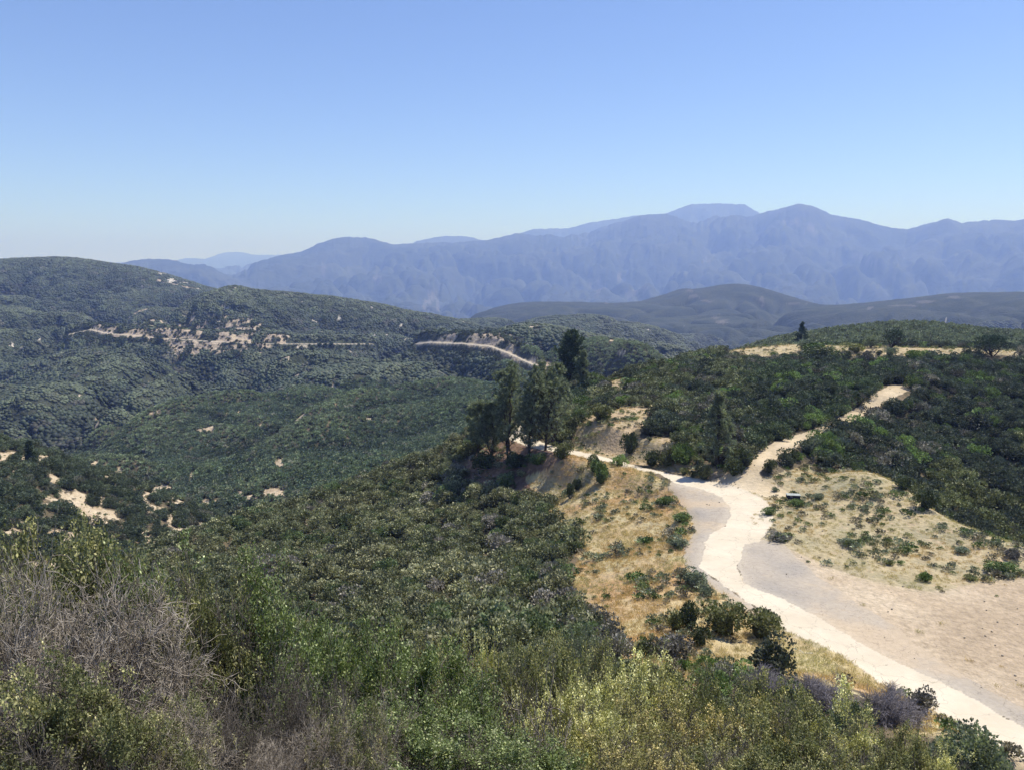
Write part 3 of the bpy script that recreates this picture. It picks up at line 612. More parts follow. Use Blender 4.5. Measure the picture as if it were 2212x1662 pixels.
def bark_mat(name, a, b, scale=18):
    m, nt, N_, Lk = mat(name)
    out = node(nt, 'ShaderNodeOutputMaterial'); bs = node(nt, 'ShaderNodeBsdfPrincipled'); bs.inputs['Roughness'].default_value = .9; bs.inputs['Specular IOR Level'].default_value = .1
    tc = node(nt, 'ShaderNodeTexCoord'); nz = node(nt, 'ShaderNodeTexNoise'); nz.inputs['Scale'].default_value = scale; nz.inputs['Detail'].default_value = 5; Lk.new(tc.outputs['Object'], nz.inputs['Vector'])
    cr = node(nt, 'ShaderNodeValToRGB'); cr.color_ramp.elements[0].color = (*a, 1); cr.color_ramp.elements[1].color = (*b, 1); cr.color_ramp.elements[0].position = .35; cr.color_ramp.elements[1].position = .65
    Lk.new(nz.outputs['Fac'], cr.inputs[0]); Lk.new(cr.outputs[0], bs.inputs['Base Color']); Lk.new(bs.outputs[0], out.inputs['Surface'])
    return m
FLOWER = (.62, .56, .26)
ML_INST = leaf_mat('chaparral_leaves', (0, 0, 0), tip=(.66, .63, .40), inst='geo', var=.55, transl=.15)
ML_OBJ = leaf_mat('shrub_leaves', (0, 0, 0), tip=(.66, .63, .40), inst='obj', var=.55, transl=.15)
ML_GREEN = leaf_mat('glossy_green_leaves', (.135, .175, .062), tip=(.52, .56, .27), var=.55, transl=.3, rough=.45, spec=.4)  # tip colour serves as painted leaf highlights
ML_OLIVE = leaf_mat('olive_needle_leaves', (.16, .17, .075), tip=FLOWER, var=.5, transl=.25)
ML_FLOW = leaf_mat('cream_flower_heads', FLOWER, tip=(.75, .68, .38), var=.25, transl=.2)
ML_PALE = leaf_mat('yellow_green_leaves', (.38, .37, .14), tip=(.92, .86, .46), var=.4, transl=.25)
ML_RUST = leaf_mat('rusty_yellow_leaves', (.27, .25, .10), tip=(.62, .50, .22), var=.45, transl=.2)
ML_PINE = leaf_mat('grey_green_needles', (.14, .165, .112), tip=(.38, .41, .30), var=.5, transl=.35)
ML_DARK = leaf_mat('dark_green_needles', (.050, .075, .042), tip=(.11, .14, .08), var=.5, transl=.1)
ML_GRASS = leaf_mat('dry_grass_blades', (0, 0, 0), tip=(.60, .50, .28), inst='geo', var=.3, transl=.3)
MB_DEAD = bark_mat('bleached_dead_wood', (.13, .105, .08), (.52, .455, .375), 12)
MB_TWIG = bark_mat('grey_brown_twigs', (.07, .06, .05), (.24, .21, .18), 9)
MB_DARK = bark_mat('dark_bark', (.035, .028, .022), (.09, .075, .06), 6)
MB_DGREY = bark_mat('purple_grey_dead_twigs', (.16, .145, .15), (.33, .30, .31), 9)

# ------------------------------------------------------------------ plant geometry (numpy)
def quads_at(rng, pos, size, asp=.5, up=.3, dirs=None):
    """one rhombic leaf per position; size scalar or array"""
    n = len(pos); size = np.broadcast_to(size, n)
    a = rng.normal(size=(n, 3)) if dirs is None else dirs + rng.normal(size=(n, 3)) * .35
    a[:, 2] += up; a /= np.linalg.norm(a, axis=1)[:, None] + 1e-9
    b = np.cross(a, rng.normal(size=(n, 3))); b /= np.linalg.norm(b, axis=1)[:, None] + 1e-9
    A_ = a * size[:, None]; B_ = b * (size * asp * .5)[:, None]
    co = np.stack([pos, pos + A_ * .5 + B_, pos + A_, pos + A_ * .5 - B_], 1).reshape(-1, 3)
    return co, np.arange(n * 4).reshape(n, 4)
def leaf_mesh(name, co, f, lc, m):
    me = mesh_from(name, co, f, m, False); colour_attr(me, 'lc', lc); return me
def tubes(segs, sides=3):
    """segs: array (n, 8) p0 p1 r0 r1"""
    s = np.asarray(segs, float); p0, p1, r0, r1 = s[:, :3], s[:, 3:6], s[:, 6], s[:, 7]
    d = p1 - p0; d /= np.linalg.norm(d, axis=1)[:, None] + 1e-9
    h = np.where(np.abs(d[:, 2:3]) < .9, [[0, 0, 1.]], [[1., 0, 0]])
    a = np.cross(d, h); a /= np.linalg.norm(a, axis=1)[:, None]; b = np.cross(d, a)
    th = np.arange(sides) * 2 * PI / sides
    ring = a[:, None] * np.cos(th)[None, :, None] + b[:, None] * np.sin(th)[None, :, None]
    co = np.concatenate([p0[:, None] + ring * r0[:, None, None], p1[:, None] + ring * r1[:, None, None]], 1)
    n = len(s); base = np.arange(n)[:, None] * 2 * sides; i = np.arange(sides)[None]; j = (i + 1) % sides
    f = np.stack([base + i, base + j, base + j + sides, base + i + sides], -1).reshape(-1, 4)
    return co.reshape(-1, 3), f
def grow(rng, nst, H, spread, levels=4, kids=(3, 4), ratio=.62, curl=.22, r0=.03, up=.10, gnarl=.0):
    segs = []
    def br(p, d, L, r, lv):
        ns = 4 if lv < levels else 3; sl_ = L / ns
        for i in range(ns):
            d = d + rng.normal(size=3) * (curl + gnarl) ; d[2] += up; d /= np.linalg.norm(d)
            q_ = p + d * sl_; ra, rb = r * (1 - .45 * i / ns), r * (1 - .45 * (i + 1) / ns)
            segs.append((*p, *q_, ra, rb, lv)); p = q_
            if lv < levels:
                k = rng.randint(kids[0], kids[1] + 1) if i == ns - 1 else (rng.rand() < .8) + (rng.rand() < .4)
                for _ in range(k):
                    nd = d + rng.normal(size=3) * .62; nd /= np.linalg.norm(nd)
                    br(p, nd, L * ratio * rng.uniform(.75, 1.2), max(rb * .66, .0032), lv + 1)
    for _ in range(nst):
        a = rng.uniform(0, 2 * PI); s = spread * rng.uniform(.3, 1)
        d = np.array([math.cos(a) * s, math.sin(a) * s, 1.]); d /= np.linalg.norm(d)
        br(np.array([math.cos(a) * .08, math.sin(a) * .08, -.06]), d, H * .42 * rng.uniform(.8, 1.15), r0 * rng.uniform(.7, 1.1), 0)
    s = np.array(segs)
    zt = np.percentile(s[:, 5], 99.5); k = H / zt
    s[:, :6] *= k
    return s
def along(rng, s, n):
    """n random points on the segments, length weighted, with directions"""
    L = np.linalg.norm(s[:, 3:6] - s[:, :3], axis=1); i = rng.choice(len(s), n, p=L / L.sum()); t = rng.rand(n, 1)
    return s[i, :3] * (1 - t) + s[i, 3:6] * t, (s[i, 3:6] - s[i, :3]) / L[i, None]

def clumped(rng, s, n, seed):
    """n spots on the twigs, gathered into clumps with open gaps between them"""
    P_, D_ = along(rng, s, n * 4); g = perlin(P_[:, 0] * 2.7 + P_[:, 2] * 1.6 + seed, P_[:, 1] * 2.7 - P_[:, 2] * 1.9, 3) + .35 * (P_[:, 2] / 1.7 - .6); k = np.argsort(-g - rng.rand(len(g)) * .22)[:n]
    return P_[k], D_[k]
FOLI = {}
def big_shrub_meshes(kind, seed):
    """detailed foreground shrub: returns {part name: mesh}"""
    key = (kind, seed)
    if key in FOLI: return FOLI[key]
    rng = np.random.RandomState(seed * 17 + 5); out = {}
    if kind == 'snag':
        s = grow(rng, 4, 1.7, .5, 2, (2, 3), .55, .20, .040, .10, .08)
        s2 = s[s[:, 8] >= 1]; P_, D_ = along(rng, s2, 130); D_ = D_ + rng.normal(size=D_.shape) * .6; D_ /= np.linalg.norm(D_, axis=1)[:, None]
        L_ = rng.uniform(.05, .2, (len(P_), 1)); k = np.concatenate([P_, P_ + D_ * L_, np.full((len(P_), 1), .005), np.full((len(P_), 1), .003)], 1)
        co, f = tubes(np.concatenate([s[:, :8], k]), 4); out['branches'] = mesh_from('branches', co, f, MB_DEAD)
    elif kind in ('dead', 'brush'):
        MBX = MB_DEAD if kind == 'dead' else MB_TWIG
        s = grow(rng, 7, 1.7, .9, 4, (2, 3), .68, .24, .034, .05, .06)
        fine = s[s[:, 8] >= 2]
        co, f = tubes(s[s[:, 8] <= 1], 5); out['stems'] = mesh_from('stems', co, f, MB_DARK)
        co, f = tubes(s[s[:, 8] > 1]); out['branches'] = mesh_from('branches', co, f, MBX)
        ex = []
        P_, D_ = along(rng, fine, 2200); D_ = D_ + rng.normal(size=D_.shape) * .55; D_ /= np.linalg.norm(D_, axis=1)[:, None]
        L_ = rng.uniform(.03, .10, (len(P_), 1)); k = np.concatenate([P_, P_ + D_ * L_, np.full((len(P_), 1), .0036), np.full((len(P_), 1), .0022)], 1)
        co, f = tubes(k); out['twigs'] = mesh_from('twigs', co, f, MBX)
    elif kind == 'green':
        s = grow(rng, 9, 2.0, .6, 3, (3, 4), .62, .20, .028, .12)
        co, f = tubes(s); out['branches'] = mesh_from('branches', co, f, MB_TWIG)
        fine = s[s[:, 8] >= 2]; P_, D_ = clumped(rng, fine, 2100, seed); ck = np.repeat(rng.rand(2100), 26); P_ = np.repeat(P_, 26, 0) + rng.normal(size=(54600, 3)) * .044
        co, f = quads_at(rng, P_, rng.uniform(.020, .042, len(P_)), .62, .2)
        lc = np.zeros((len(P_), 3)); lc[:, 0] = np.clip(rng.rand(len(P_)) * .6 + ck * .5, 0, 1); lc[:, 1] = (rng.rand(len(P_)) < .28) * rng.rand(len(P_)); out['foliage'] = leaf_mesh('foliage', co, f, np.repeat(lc, 4, 0), ML_GREEN)  # random pale leaves paint the glints of glossy foliage
    else:                                       # wand-like needle shrubs (several colours)
        s = grow(rng, 12, 1.7, .85, 3, (3, 5), .58, .20, .022, .10)
        co, f = tubes(s); out['branches'] = mesh_from('branches', co, f, MB_TWIG if kind != 'sparse' else MB_DEAD)
        nc = {'sparse': 600, 'olive': 1900}.get(kind, 1600)
        fine = s[s[:, 8] >= 2]; P_, D_ = clumped(rng, fine, nc, seed); D_[:, 2] += .35; D_ /= np.linalg.norm(D_, axis=1)[:, None]; k_ = 26; ck = np.repeat(rng.rand(nc), k_); al = rng.rand(nc * k_, 1)
        D_ = np.repeat(D_, k_, 0); P_ = np.repeat(P_, k_, 0) + D_ * al * .14 + rng.normal(size=(nc * k_, 3)) * .034 * (1.3 - al * .8)
        zz = P_[:, 2] / 1.7
        co, f = quads_at(rng, P_, rng.uniform(.017, .038, len(P_)), .66, .1)
        lc = np.zeros((len(P_), 3)); lc[:, 0] = np.clip(rng.rand(len(P_)) * .4 + ck * .65, 0, 1)
        cl = perlin(P_[:, 0] * 2.2 + 9, P_[:, 1] * 2.2 + P_[:, 2] * 1.1, seed)
        fa = {'olive': .45, 'sparse': .4, 'pale': 1., 'rust': .75, 'grey': .2}[kind]
        lc[:, 1] = np.clip((zz - .45) * 1.6, 0, 1) * fa * np.clip(.55 + cl * 1.4, 0, 1) * np.clip(ck * 2.2 - .35, 0, 1) * np.clip(al[:, 0] * 1.4 + .1, 0, 1) * 1.7 * (rng.rand(len(P_)) < .85)
        lc[:, 1] = np.clip(lc[:, 1], 0, 1)
        out['foliage'] = leaf_mesh('foliage', co, f, np.repeat(lc, 4, 0), {'pale': ML_PALE, 'rust': ML_RUST, 'grey': ML_PINE}.get(kind, ML_OLIVE))
        tips = s[(s[:, 8] >= 3) & (s[:, 5] > .75)]; nh = {'sparse': 90, 'olive': 45, 'pale': 260, 'rust': 120, 'grey': 0}[kind]
        if not nh: FOLI[key] = out; return out
        tp = tips[rng.choice(len(tips), min(nh, len(tips)), replace=False)]
        PP = []; DD = []
        for t in tp:                            # each flower head: a feathery plume
            k = rng.randint(16, 34); d = (t[3:6] - t[:3]); d /= np.linalg.norm(d); d[2] += .5
            a = rng.rand(k, 1) * .13; PP.append(t[3:6] + d * a + rng.normal(size=(k, 3)) * .018 * (1.3 - a * 6)); DD.append(np.tile(d, (k, 1)))
        PP = np.concatenate(PP); DD = np.concatenate(DD) + rng.normal(size=PP.shape) * .5
        co, f = quads_at(rng, PP, rng.uniform(.015, .03, len(PP)), .7, .3, dirs=DD)
        lc = np.zeros((len(PP), 3)); lc[:, 0] = rng.rand(len(PP)); lc[:, 1] = rng.rand(len(PP)); out['flowers'] = leaf_mesh('flowers', co, f, np.repeat(lc, 4, 0), ML_FLOW)
    FOLI[key] = out
    return out

def blob_points(rng, n, R_, H, lobes):
    """points in the shell of a lumpy dome"""
    cs = np.clip(rng.normal(size=(lobes, 3)) * .36, -.55, .55) * (R_, R_, 0); cs[:, 2] = H * rng.uniform(.25, .66, lobes); rr = R_ * rng.uniform(.38, .62, lobes)
    i = rng.randint(0, lobes, n); d = rng.normal(size=(n, 3)); d[:, 2] = np.abs(d[:, 2]) * 1.25 - .45; d /= np.linalg.norm(d, axis=1)[:, None]
    p = cs[i] + d * (rr[i] * rng.uniform(.74, 1.06, n))[:, None] * (1, 1, H / R_ * .62)
    p[:, 2] = np.maximum(p[:, 2], .03)
    return p, d
def ico(sub=1):
    import bmesh
    bm = bmesh.new(); bmesh.ops.create_icosphere(bm, subdivisions=sub, radius=1); bm.verts.ensure_lookup_table()
    v = np.array([x.co[:] for x in bm.verts]); f = np.array([[y.index for y in x.verts] for x in bm.faces]); bm.free(); return v, f
IV, IF = ico(2); IV1, IF1 = ico(1)
def tri2quad(f): return np.concatenate([f, f[:, 2:3]], 1)
def lumpy(rng, R_, H, sub=2, amp=.25):
    v, f = (IV, IF) if sub == 2 else (IV1, IF1)
    o = rng.rand(3) * 50; n = perlin(v[:, 0] * 1.6 + o[0] + v[:, 2], v[:, 1] * 1.6 + o[1] - v[:, 2]) + .5 * perlin(v[:, 0] * 4 + o[1], v[:, 1] * 4 + v[:, 2] * 4 + o[2])
    p = v * (1 + amp * n[:, None]) * (R_, R_, H * .5); p[:, 2] += H * .42
    return p, f
def mid_shrub(seed, leaves, lsize, R_=1.25, H=1.9, m=None, lobes=7, core=True, stick=False):
    """mid-distance shrub: leaf clumps over an added dark core that blocks light"""
    rng = np.random.RandomState(seed)
    p, d = blob_points(rng, leaves, R_, H, lobes)
    co, f = quads_at(rng, p, lsize * rng.uniform(.6, 1.4, leaves), .8, .35, dirs=d * .7)
    n = perlin(p[:, 0] * 1.4 + seed, p[:, 1] * 1.4 + p[:, 2] * .8, 3)
    lc = np.zeros((leaves, 3)); lc[:, 0] = np.clip(.5 + .5 * n + rng.normal(size=leaves) * .22, 0, 1); lc[:, 1] = np.clip((p[:, 2] / H - .35) * 2.0, 0, 1) * (rng.rand(leaves) < .42) * rng.rand(leaves) * np.clip(.7 + n * 1.6, 0, 1)
    lc = np.repeat(lc, 4, 0)
    fs = [f]
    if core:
        cv, cf = lumpy(rng, R_ * .5, H * .66, 1); l2 = np.zeros((len(cv), 3))  # blob added to stop light; darkest leaf tone paints the inner shade
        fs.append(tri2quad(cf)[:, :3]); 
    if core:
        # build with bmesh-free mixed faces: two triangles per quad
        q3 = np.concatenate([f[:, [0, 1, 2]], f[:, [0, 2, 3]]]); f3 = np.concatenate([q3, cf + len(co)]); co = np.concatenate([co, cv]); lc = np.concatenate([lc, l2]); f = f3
    return leaf_mesh('foliage', co, f, lc, m)

# ------------------------------------------------------------------ trees
def pine_parts(seed, H, W_, lean=0., stems=1, dark=False, tuft=.42, dens=1.0, bare=.22, conic=.3):
    """open grey pine / conifer: trunk, rising limbs, needle tufts"""
    rng = np.random.RandomState(seed); segs = []; T = []; TD = []
    for st in range(stems):
        az = rng.uniform(0, 2 * PI); off = W_ * .16 * (stems > 1)
        top = np.array([math.cos(az) * off * 1.6 + lean, math.sin(az) * off * 1.6, H * (1 - .10 * st * rng.rand())])
        ctrl = np.array([math.cos(az) * off * .8 + lean * .2, math.sin(az) * off * .8, H * .5])
        n = 12; pr = np.array([0, 0, -.3]); pts = [pr]
        for i in range(1, n + 1):
            t = i / n; q_ = (1 - t) ** 2 * pts[0] + 2 * t * (1 - t) * ctrl + t * t * top + rng.normal(size=3) * .012 * H * (t < 1) * (1, 1, 0); pts.append(q_)
        r_b = H * .017 / math.sqrt(stems) * 1.3
        for i in range(n): segs.append((*pts[i], *pts[i + 1], r_b * (1 - .85 * i / n), r_b * (1 - .85 * (i + 1) / n)))
        nl = int(46 * dens / stems ** .6)
        for k in range(nl):
            t = bare + (1 - bare) * (k + rng.rand()) / nl; fi = t * n; i = min(int(fi), n - 1); p = pts[i] + (pts[i + 1] - pts[i]) * (fi - i)
            a = rng.uniform(0, 2 * PI); tt = (t - bare) / (1 - bare)
            env = (1 - tt) ** .8 if conic > .6 else (math.sin(PI * min(1, .22 + .78 * tt)) ** .6)
            L = W_ * .5 * max(.18, env) * rng.uniform(.65, 1.15) / (1 if stems == 1 else 1.25)
            rise = .25 if conic > .6 else 1.15
            d = np.array([math.cos(a), math.sin(a), rise * rng.uniform(.5, 1.3)]); d /= np.linalg.norm(d); ns = 4; q0 = p
            for j in range(ns):
                d = d + rng.normal(size=3) * .14; d[2] += .10 if conic <= .6 else -.02; d /= np.linalg.norm(d); q1 = q0 + d * L / ns
                rr = r_b * .26 * (1 - .7 * t); segs.append((*q0, *q1, rr * (1 - .2 * j), rr * (.8 - .2 * j)))
                if j >= 1 or L < W_ * .2:
                    for _ in range(2 + (rng.rand() < .6)):
                        b = d + rng.normal(size=3) * .55; b[2] += .35; b /= np.linalg.norm(b); tl = L * rng.uniform(.12, .3); e_ = q1 + b * tl
                        segs.append((*q1, *e_, rr * .4, rr * .2)); T.append(e_); TD.append(b)
                q0 = q1
            T.append(q0); TD.append(d)
    T = np.array(T); TD = np.array(TD); nb = 15
    pos = np.repeat(T, nb, 0) + rng.normal(size=(len(T) * nb, 3)) * tuft * .28; dr = np.repeat(TD, nb, 0) + rng.normal(size=(len(T) * nb, 3)) * .6
    co, f = quads_at(rng, pos, tuft * rng.uniform(.6, 1.25, len(pos)), .30, .25, dirs=dr)
    lc = np.zeros((len(pos), 3)); cl = np.repeat(rng.rand(len(T)), nb); lc[:, 0] = np.clip(cl * .7 + rng.rand(len(pos)) * .3, 0, 1); lc[:, 1] = np.repeat(rng.rand(len(T)) ** 2 * .7, nb)
    fol = leaf_mesh('crown', co, f, np.repeat(lc, 4, 0), ML_DARK if dark else ML_PINE)
    segs = np.array(segs); co, f = tubes(segs, 5)
    return {'trunk': mesh_from('trunk', co, f, MB_DARK), 'crown': fol}
def oak_parts(seed, H, W_, m=None, leaves=2600, ls=.22, bark=None):
    rng = np.random.RandomState(seed)
    s = grow(rng, 4, H * .8, .9, 2, (2, 3), .62, .2, H * .035, .05)
    s[:, [0, 1, 3, 4]] *= W_ / H * .8
    co, f = tubes(s[:, :8], 5); tr = mesh_from('trunk', co, f, bark or MB_DARK)
    p, d = blob_points(rng, leaves, W_ * .5, H, 14)
    co, f = quads_at(rng, p, ls * rng.uniform(.6, 1.4, leaves), .8, .3, dirs=d * .6)
    n = perlin(p[:, 0] * 1.1 + seed, p[:, 1] * 1.1 + p[:, 2] * .8, 3)
    lc = np.zeros((leaves, 3)); lc[:, 0] = np.clip(.5 + .6 * n + rng.normal(size=leaves) * .2, 0, 1); lc[:, 1] = np.clip((p[:, 2] / H - .5) * 2, 0, 1) * (rng.rand(leaves) < .4) * .6
    return {'trunk': tr, 'crown': leaf_mesh('crown', co, f, np.repeat(lc, 4, 0), m or ML_DARK)}

def thing(name, loc, label, cat, group=None, rz=0, sc_=(1, 1, 1), tilt=(0, 0)):
    o = bpy.data.objects.new(name, None); C.objects.link(o); o.empty_display_size = .3
    o.location = loc; o.rotation_euler = (tilt[0], tilt[1], rz); o.scale = sc_; o['label'] = label; o['category'] = cat
    if group: o['group'] = group
    return o
def parts_under(o, parts, color=None):
    for nm, me in parts.items():
        c = bpy.data.objects.new(nm, me); C.objects.link(c); c.parent = o
        if color: c.color = color
# ------------------------------------------------------------------ individual trees
def tree_at(name, u, v, vtop, wpx, parts_fn, label, cat='tree', group=None, rmin=3, rz=0):
    x, y, z, r = ground_at(u, v, rmin); D = math.hypot(x, y) ; dep = y * CP - z * SP
    a, et = ray(u, vtop); Ht = float(et) * D - z; W_ = wpx * dep / FPX
    o = thing(name, (x, y, z), label, cat, group, rz); parts_under(o, parts_fn(Ht, W_)); return o
PG = 'grey pines in the grove beside the road'
tree_at('pine_tree', 1098, 988, 790, 100, lambda H, W: pine_parts(11, H, W, -.3, 3, tuft=.42, bare=.10, dens=2.1), 'tallest multi-stemmed grey pine at the left of the roadside grove', group=PG)
tree_at('pine_tree', 1142, 985, 798, 88, lambda H, W: pine_parts(12, H, W, .2, 3, tuft=.42, bare=.10, dens=1.9), 'slender grey pine in the middle of the grove with open wispy crown', group=PG)
tree_at('pine_tree', 1196, 962, 786, 92, lambda H, W: pine_parts(13, H, W, .2, 2, tuft=.42, bare=.10, dens=1.6), 'tall grey pine at the back of the grove behind the bushy front pine', group=PG)
tree_at('pine_tree', 1178, 972, 836, 124, lambda H, W: pine_parts(14, H, W, 1.6, 1, tuft=.45, bare=.12, dens=2.1), 'bushy single-trunked grey pine at the right front of the grove by the road', group=PG)
tree_at('pine_tree', 1062, 985, 868, 104, lambda H, W: pine_parts(15, H, W, -1.2, 4, tuft=.42, bare=.14, dens=2.1), 'low spreading pine with forked leaning trunks at the left edge of the grove', group=PG)
tree_at('pine_tree', 1034, 985, 885, 66, lambda H, W: pine_parts(25, H, W, -.4, 2, tuft=.5, bare=.2, dens=1.3), 'short leafy pine farthest left in the grove above the shaded slope', group=PG)
tree_at('pine_tree', 1232, 838, 724, 74, lambda H, W: pine_parts(16, H, W, 0, 1, True, tuft=.65, bare=.12, dens=2.4), 'tall dark dense pine standing beyond the grove', rmin=150)
tree_at('pine_tree', 1259, 842, 762, 34, lambda H, W: pine_parts(17, H, W, 0, 1, tuft=.5, bare=.15, dens=1.3), 'small pale green pine close behind the tall dark pine', rmin=150)
tree_at('pine_tree', 1550, 1010, 846, 78, lambda H, W: pine_parts(18, H, W, 0, 1, tuft=.42, bare=.10, dens=2.4, conic=.8), 'slim grey pine at the foot of the right hill where the dirt track starts')
tree_at('conifer_tree', 1731, 744, 697, 30, lambda H, W: pine_parts(19, H, W, 0, 1, True, tuft=.5, bare=.08, dens=1.6, conic=.9), 'small pointed dark conifer on the skyline of the right hill', rmin=150)
tree_at('conifer_tree', 67, 1000, 952, 20, lambda H, W: pine_parts(20, H, W, 0, 1, True, tuft=.6, bare=.05, dens=1.6, conic=.8), 'dark pointed conifer alone among bare patches on the left slope', rmin=200)
tree_at('oak_tree', 2145, 770, 720, 100, lambda H, W: oak_parts(31, H, W, leaves=3200, ls=.4), 'broad dark oak at the right end of the grassy hilltop', rmin=200)
tree_at('oak_tree', 1925, 752, 706, 44, lambda H, W: oak_parts(32, H, W, leaves=1500, ls=.4), 'tall dark oak behind the middle of the grassy hilltop strip', rmin=200)
tree_at('oak_tree', 1880, 752, 722, 34, lambda H, W: oak_parts(33, H, W, ML_PINE, 1200, .35), 'low grey-green oak left of the tall oak on the hilltop', rmin=200)
x, y, z, r = ground_at(2008, 752, 200)
o = thing('dead_tree', (x, y, z), 'thin bare dead tree standing on the grassy hilltop', 'dead tree')
s = grow(np.random.RandomState(5), 1, 7.5, .1, 2, (2, 3), .4, .08, .12, .25); co, f = tubes(s[:, :8], 4); parts_under(o, {'trunk': mesh_from('trunk', co, f, MB_DARK)})
# round dark oaks below the far highway
OG = 'round oaks along the far highway'
for i, (u, v, vt, w_, lb) in enumerate([(342, 744, 716, 28, 'biggest round dark oak on the far highway verge'), (394, 785, 752, 32, 'large round oak in the gully below the far highway'), (228, 745, 722, 34, 'oak clump below the left end of the far highway'), (262, 748, 730, 20, 'paired small oak just right of the clump below the far highway'),
                                        (512, 772, 752, 36, 'wide dark oak where the middle spur meets the far highway'), (545, 712, 690, 14, 'small dark oak on the pale cliffs above the far highway'), (470, 692, 672, 18, 'dark oak at the top of the pale cliffs'),
                                        (690, 752, 740, 10, 'leftmost of three small round trees below the highway'), (703, 752, 740, 10, 'middle one of three small round trees below the highway'), (716, 752, 740, 11, 'rightmost of three small round trees below the highway'), (988, 790, 770, 30, 'pale green rounded oak in the hollow below the right stretch of highway'),
                                        (700, 695, 682, 24, 'dark oak in the gully on the hill above the highway')]):
    tree_at('oak_tree', u, v, vt, w_, lambda H, W, i=i: oak_parts(40 + i, H, W, None, 500, 1.1), lb, group=OG, rmin=300)
print('trees', time.time() - T0)

# ------------------------------------------------------------------ landmark shrubs of the middle distance
MID = [mid_shrub(200 + i, 1700, .15, m=ML_OBJ, lobes=9) for i in range(5)]
TN = {'dark': (.060, .078, .034, .25), 'olive': (.125, .135, .050, .6), 'green': (.105, .155, .045, .35), 'sage': (.15, .18, .12, .3), 'grey': (.14, .13, .12, .1), 'yellow': (.17, .18, .055, .9), 'bright': (.11, .17, .035, .3)}
rg = np.random.RandomState(3)
def shrub(u, v, wpx, hpx, tint, label, name='shrub', group=None, rmin=20):
    x, y, z, r = ground_at(u, v, rmin); dep = y * CP - z * SP; W_ = wpx * dep / FPX; H_ = hpx * dep / FPX / math.cos(math.atan2(-z, r))
    o = bpy.data.objects.new(name, MID[rg.randint(5)]); C.objects.link(o); o.location = (x, y, z - .05); o.rotation_euler = (0, 0, rg.uniform(0, 6.28)); o.scale = (W_ / 2.5, W_ / 2.5, H_ / 1.9)
    c = TN[tint]; o.color = c; o['label'] = label; o['category'] = 'shrub'
    if group: o['group'] = group
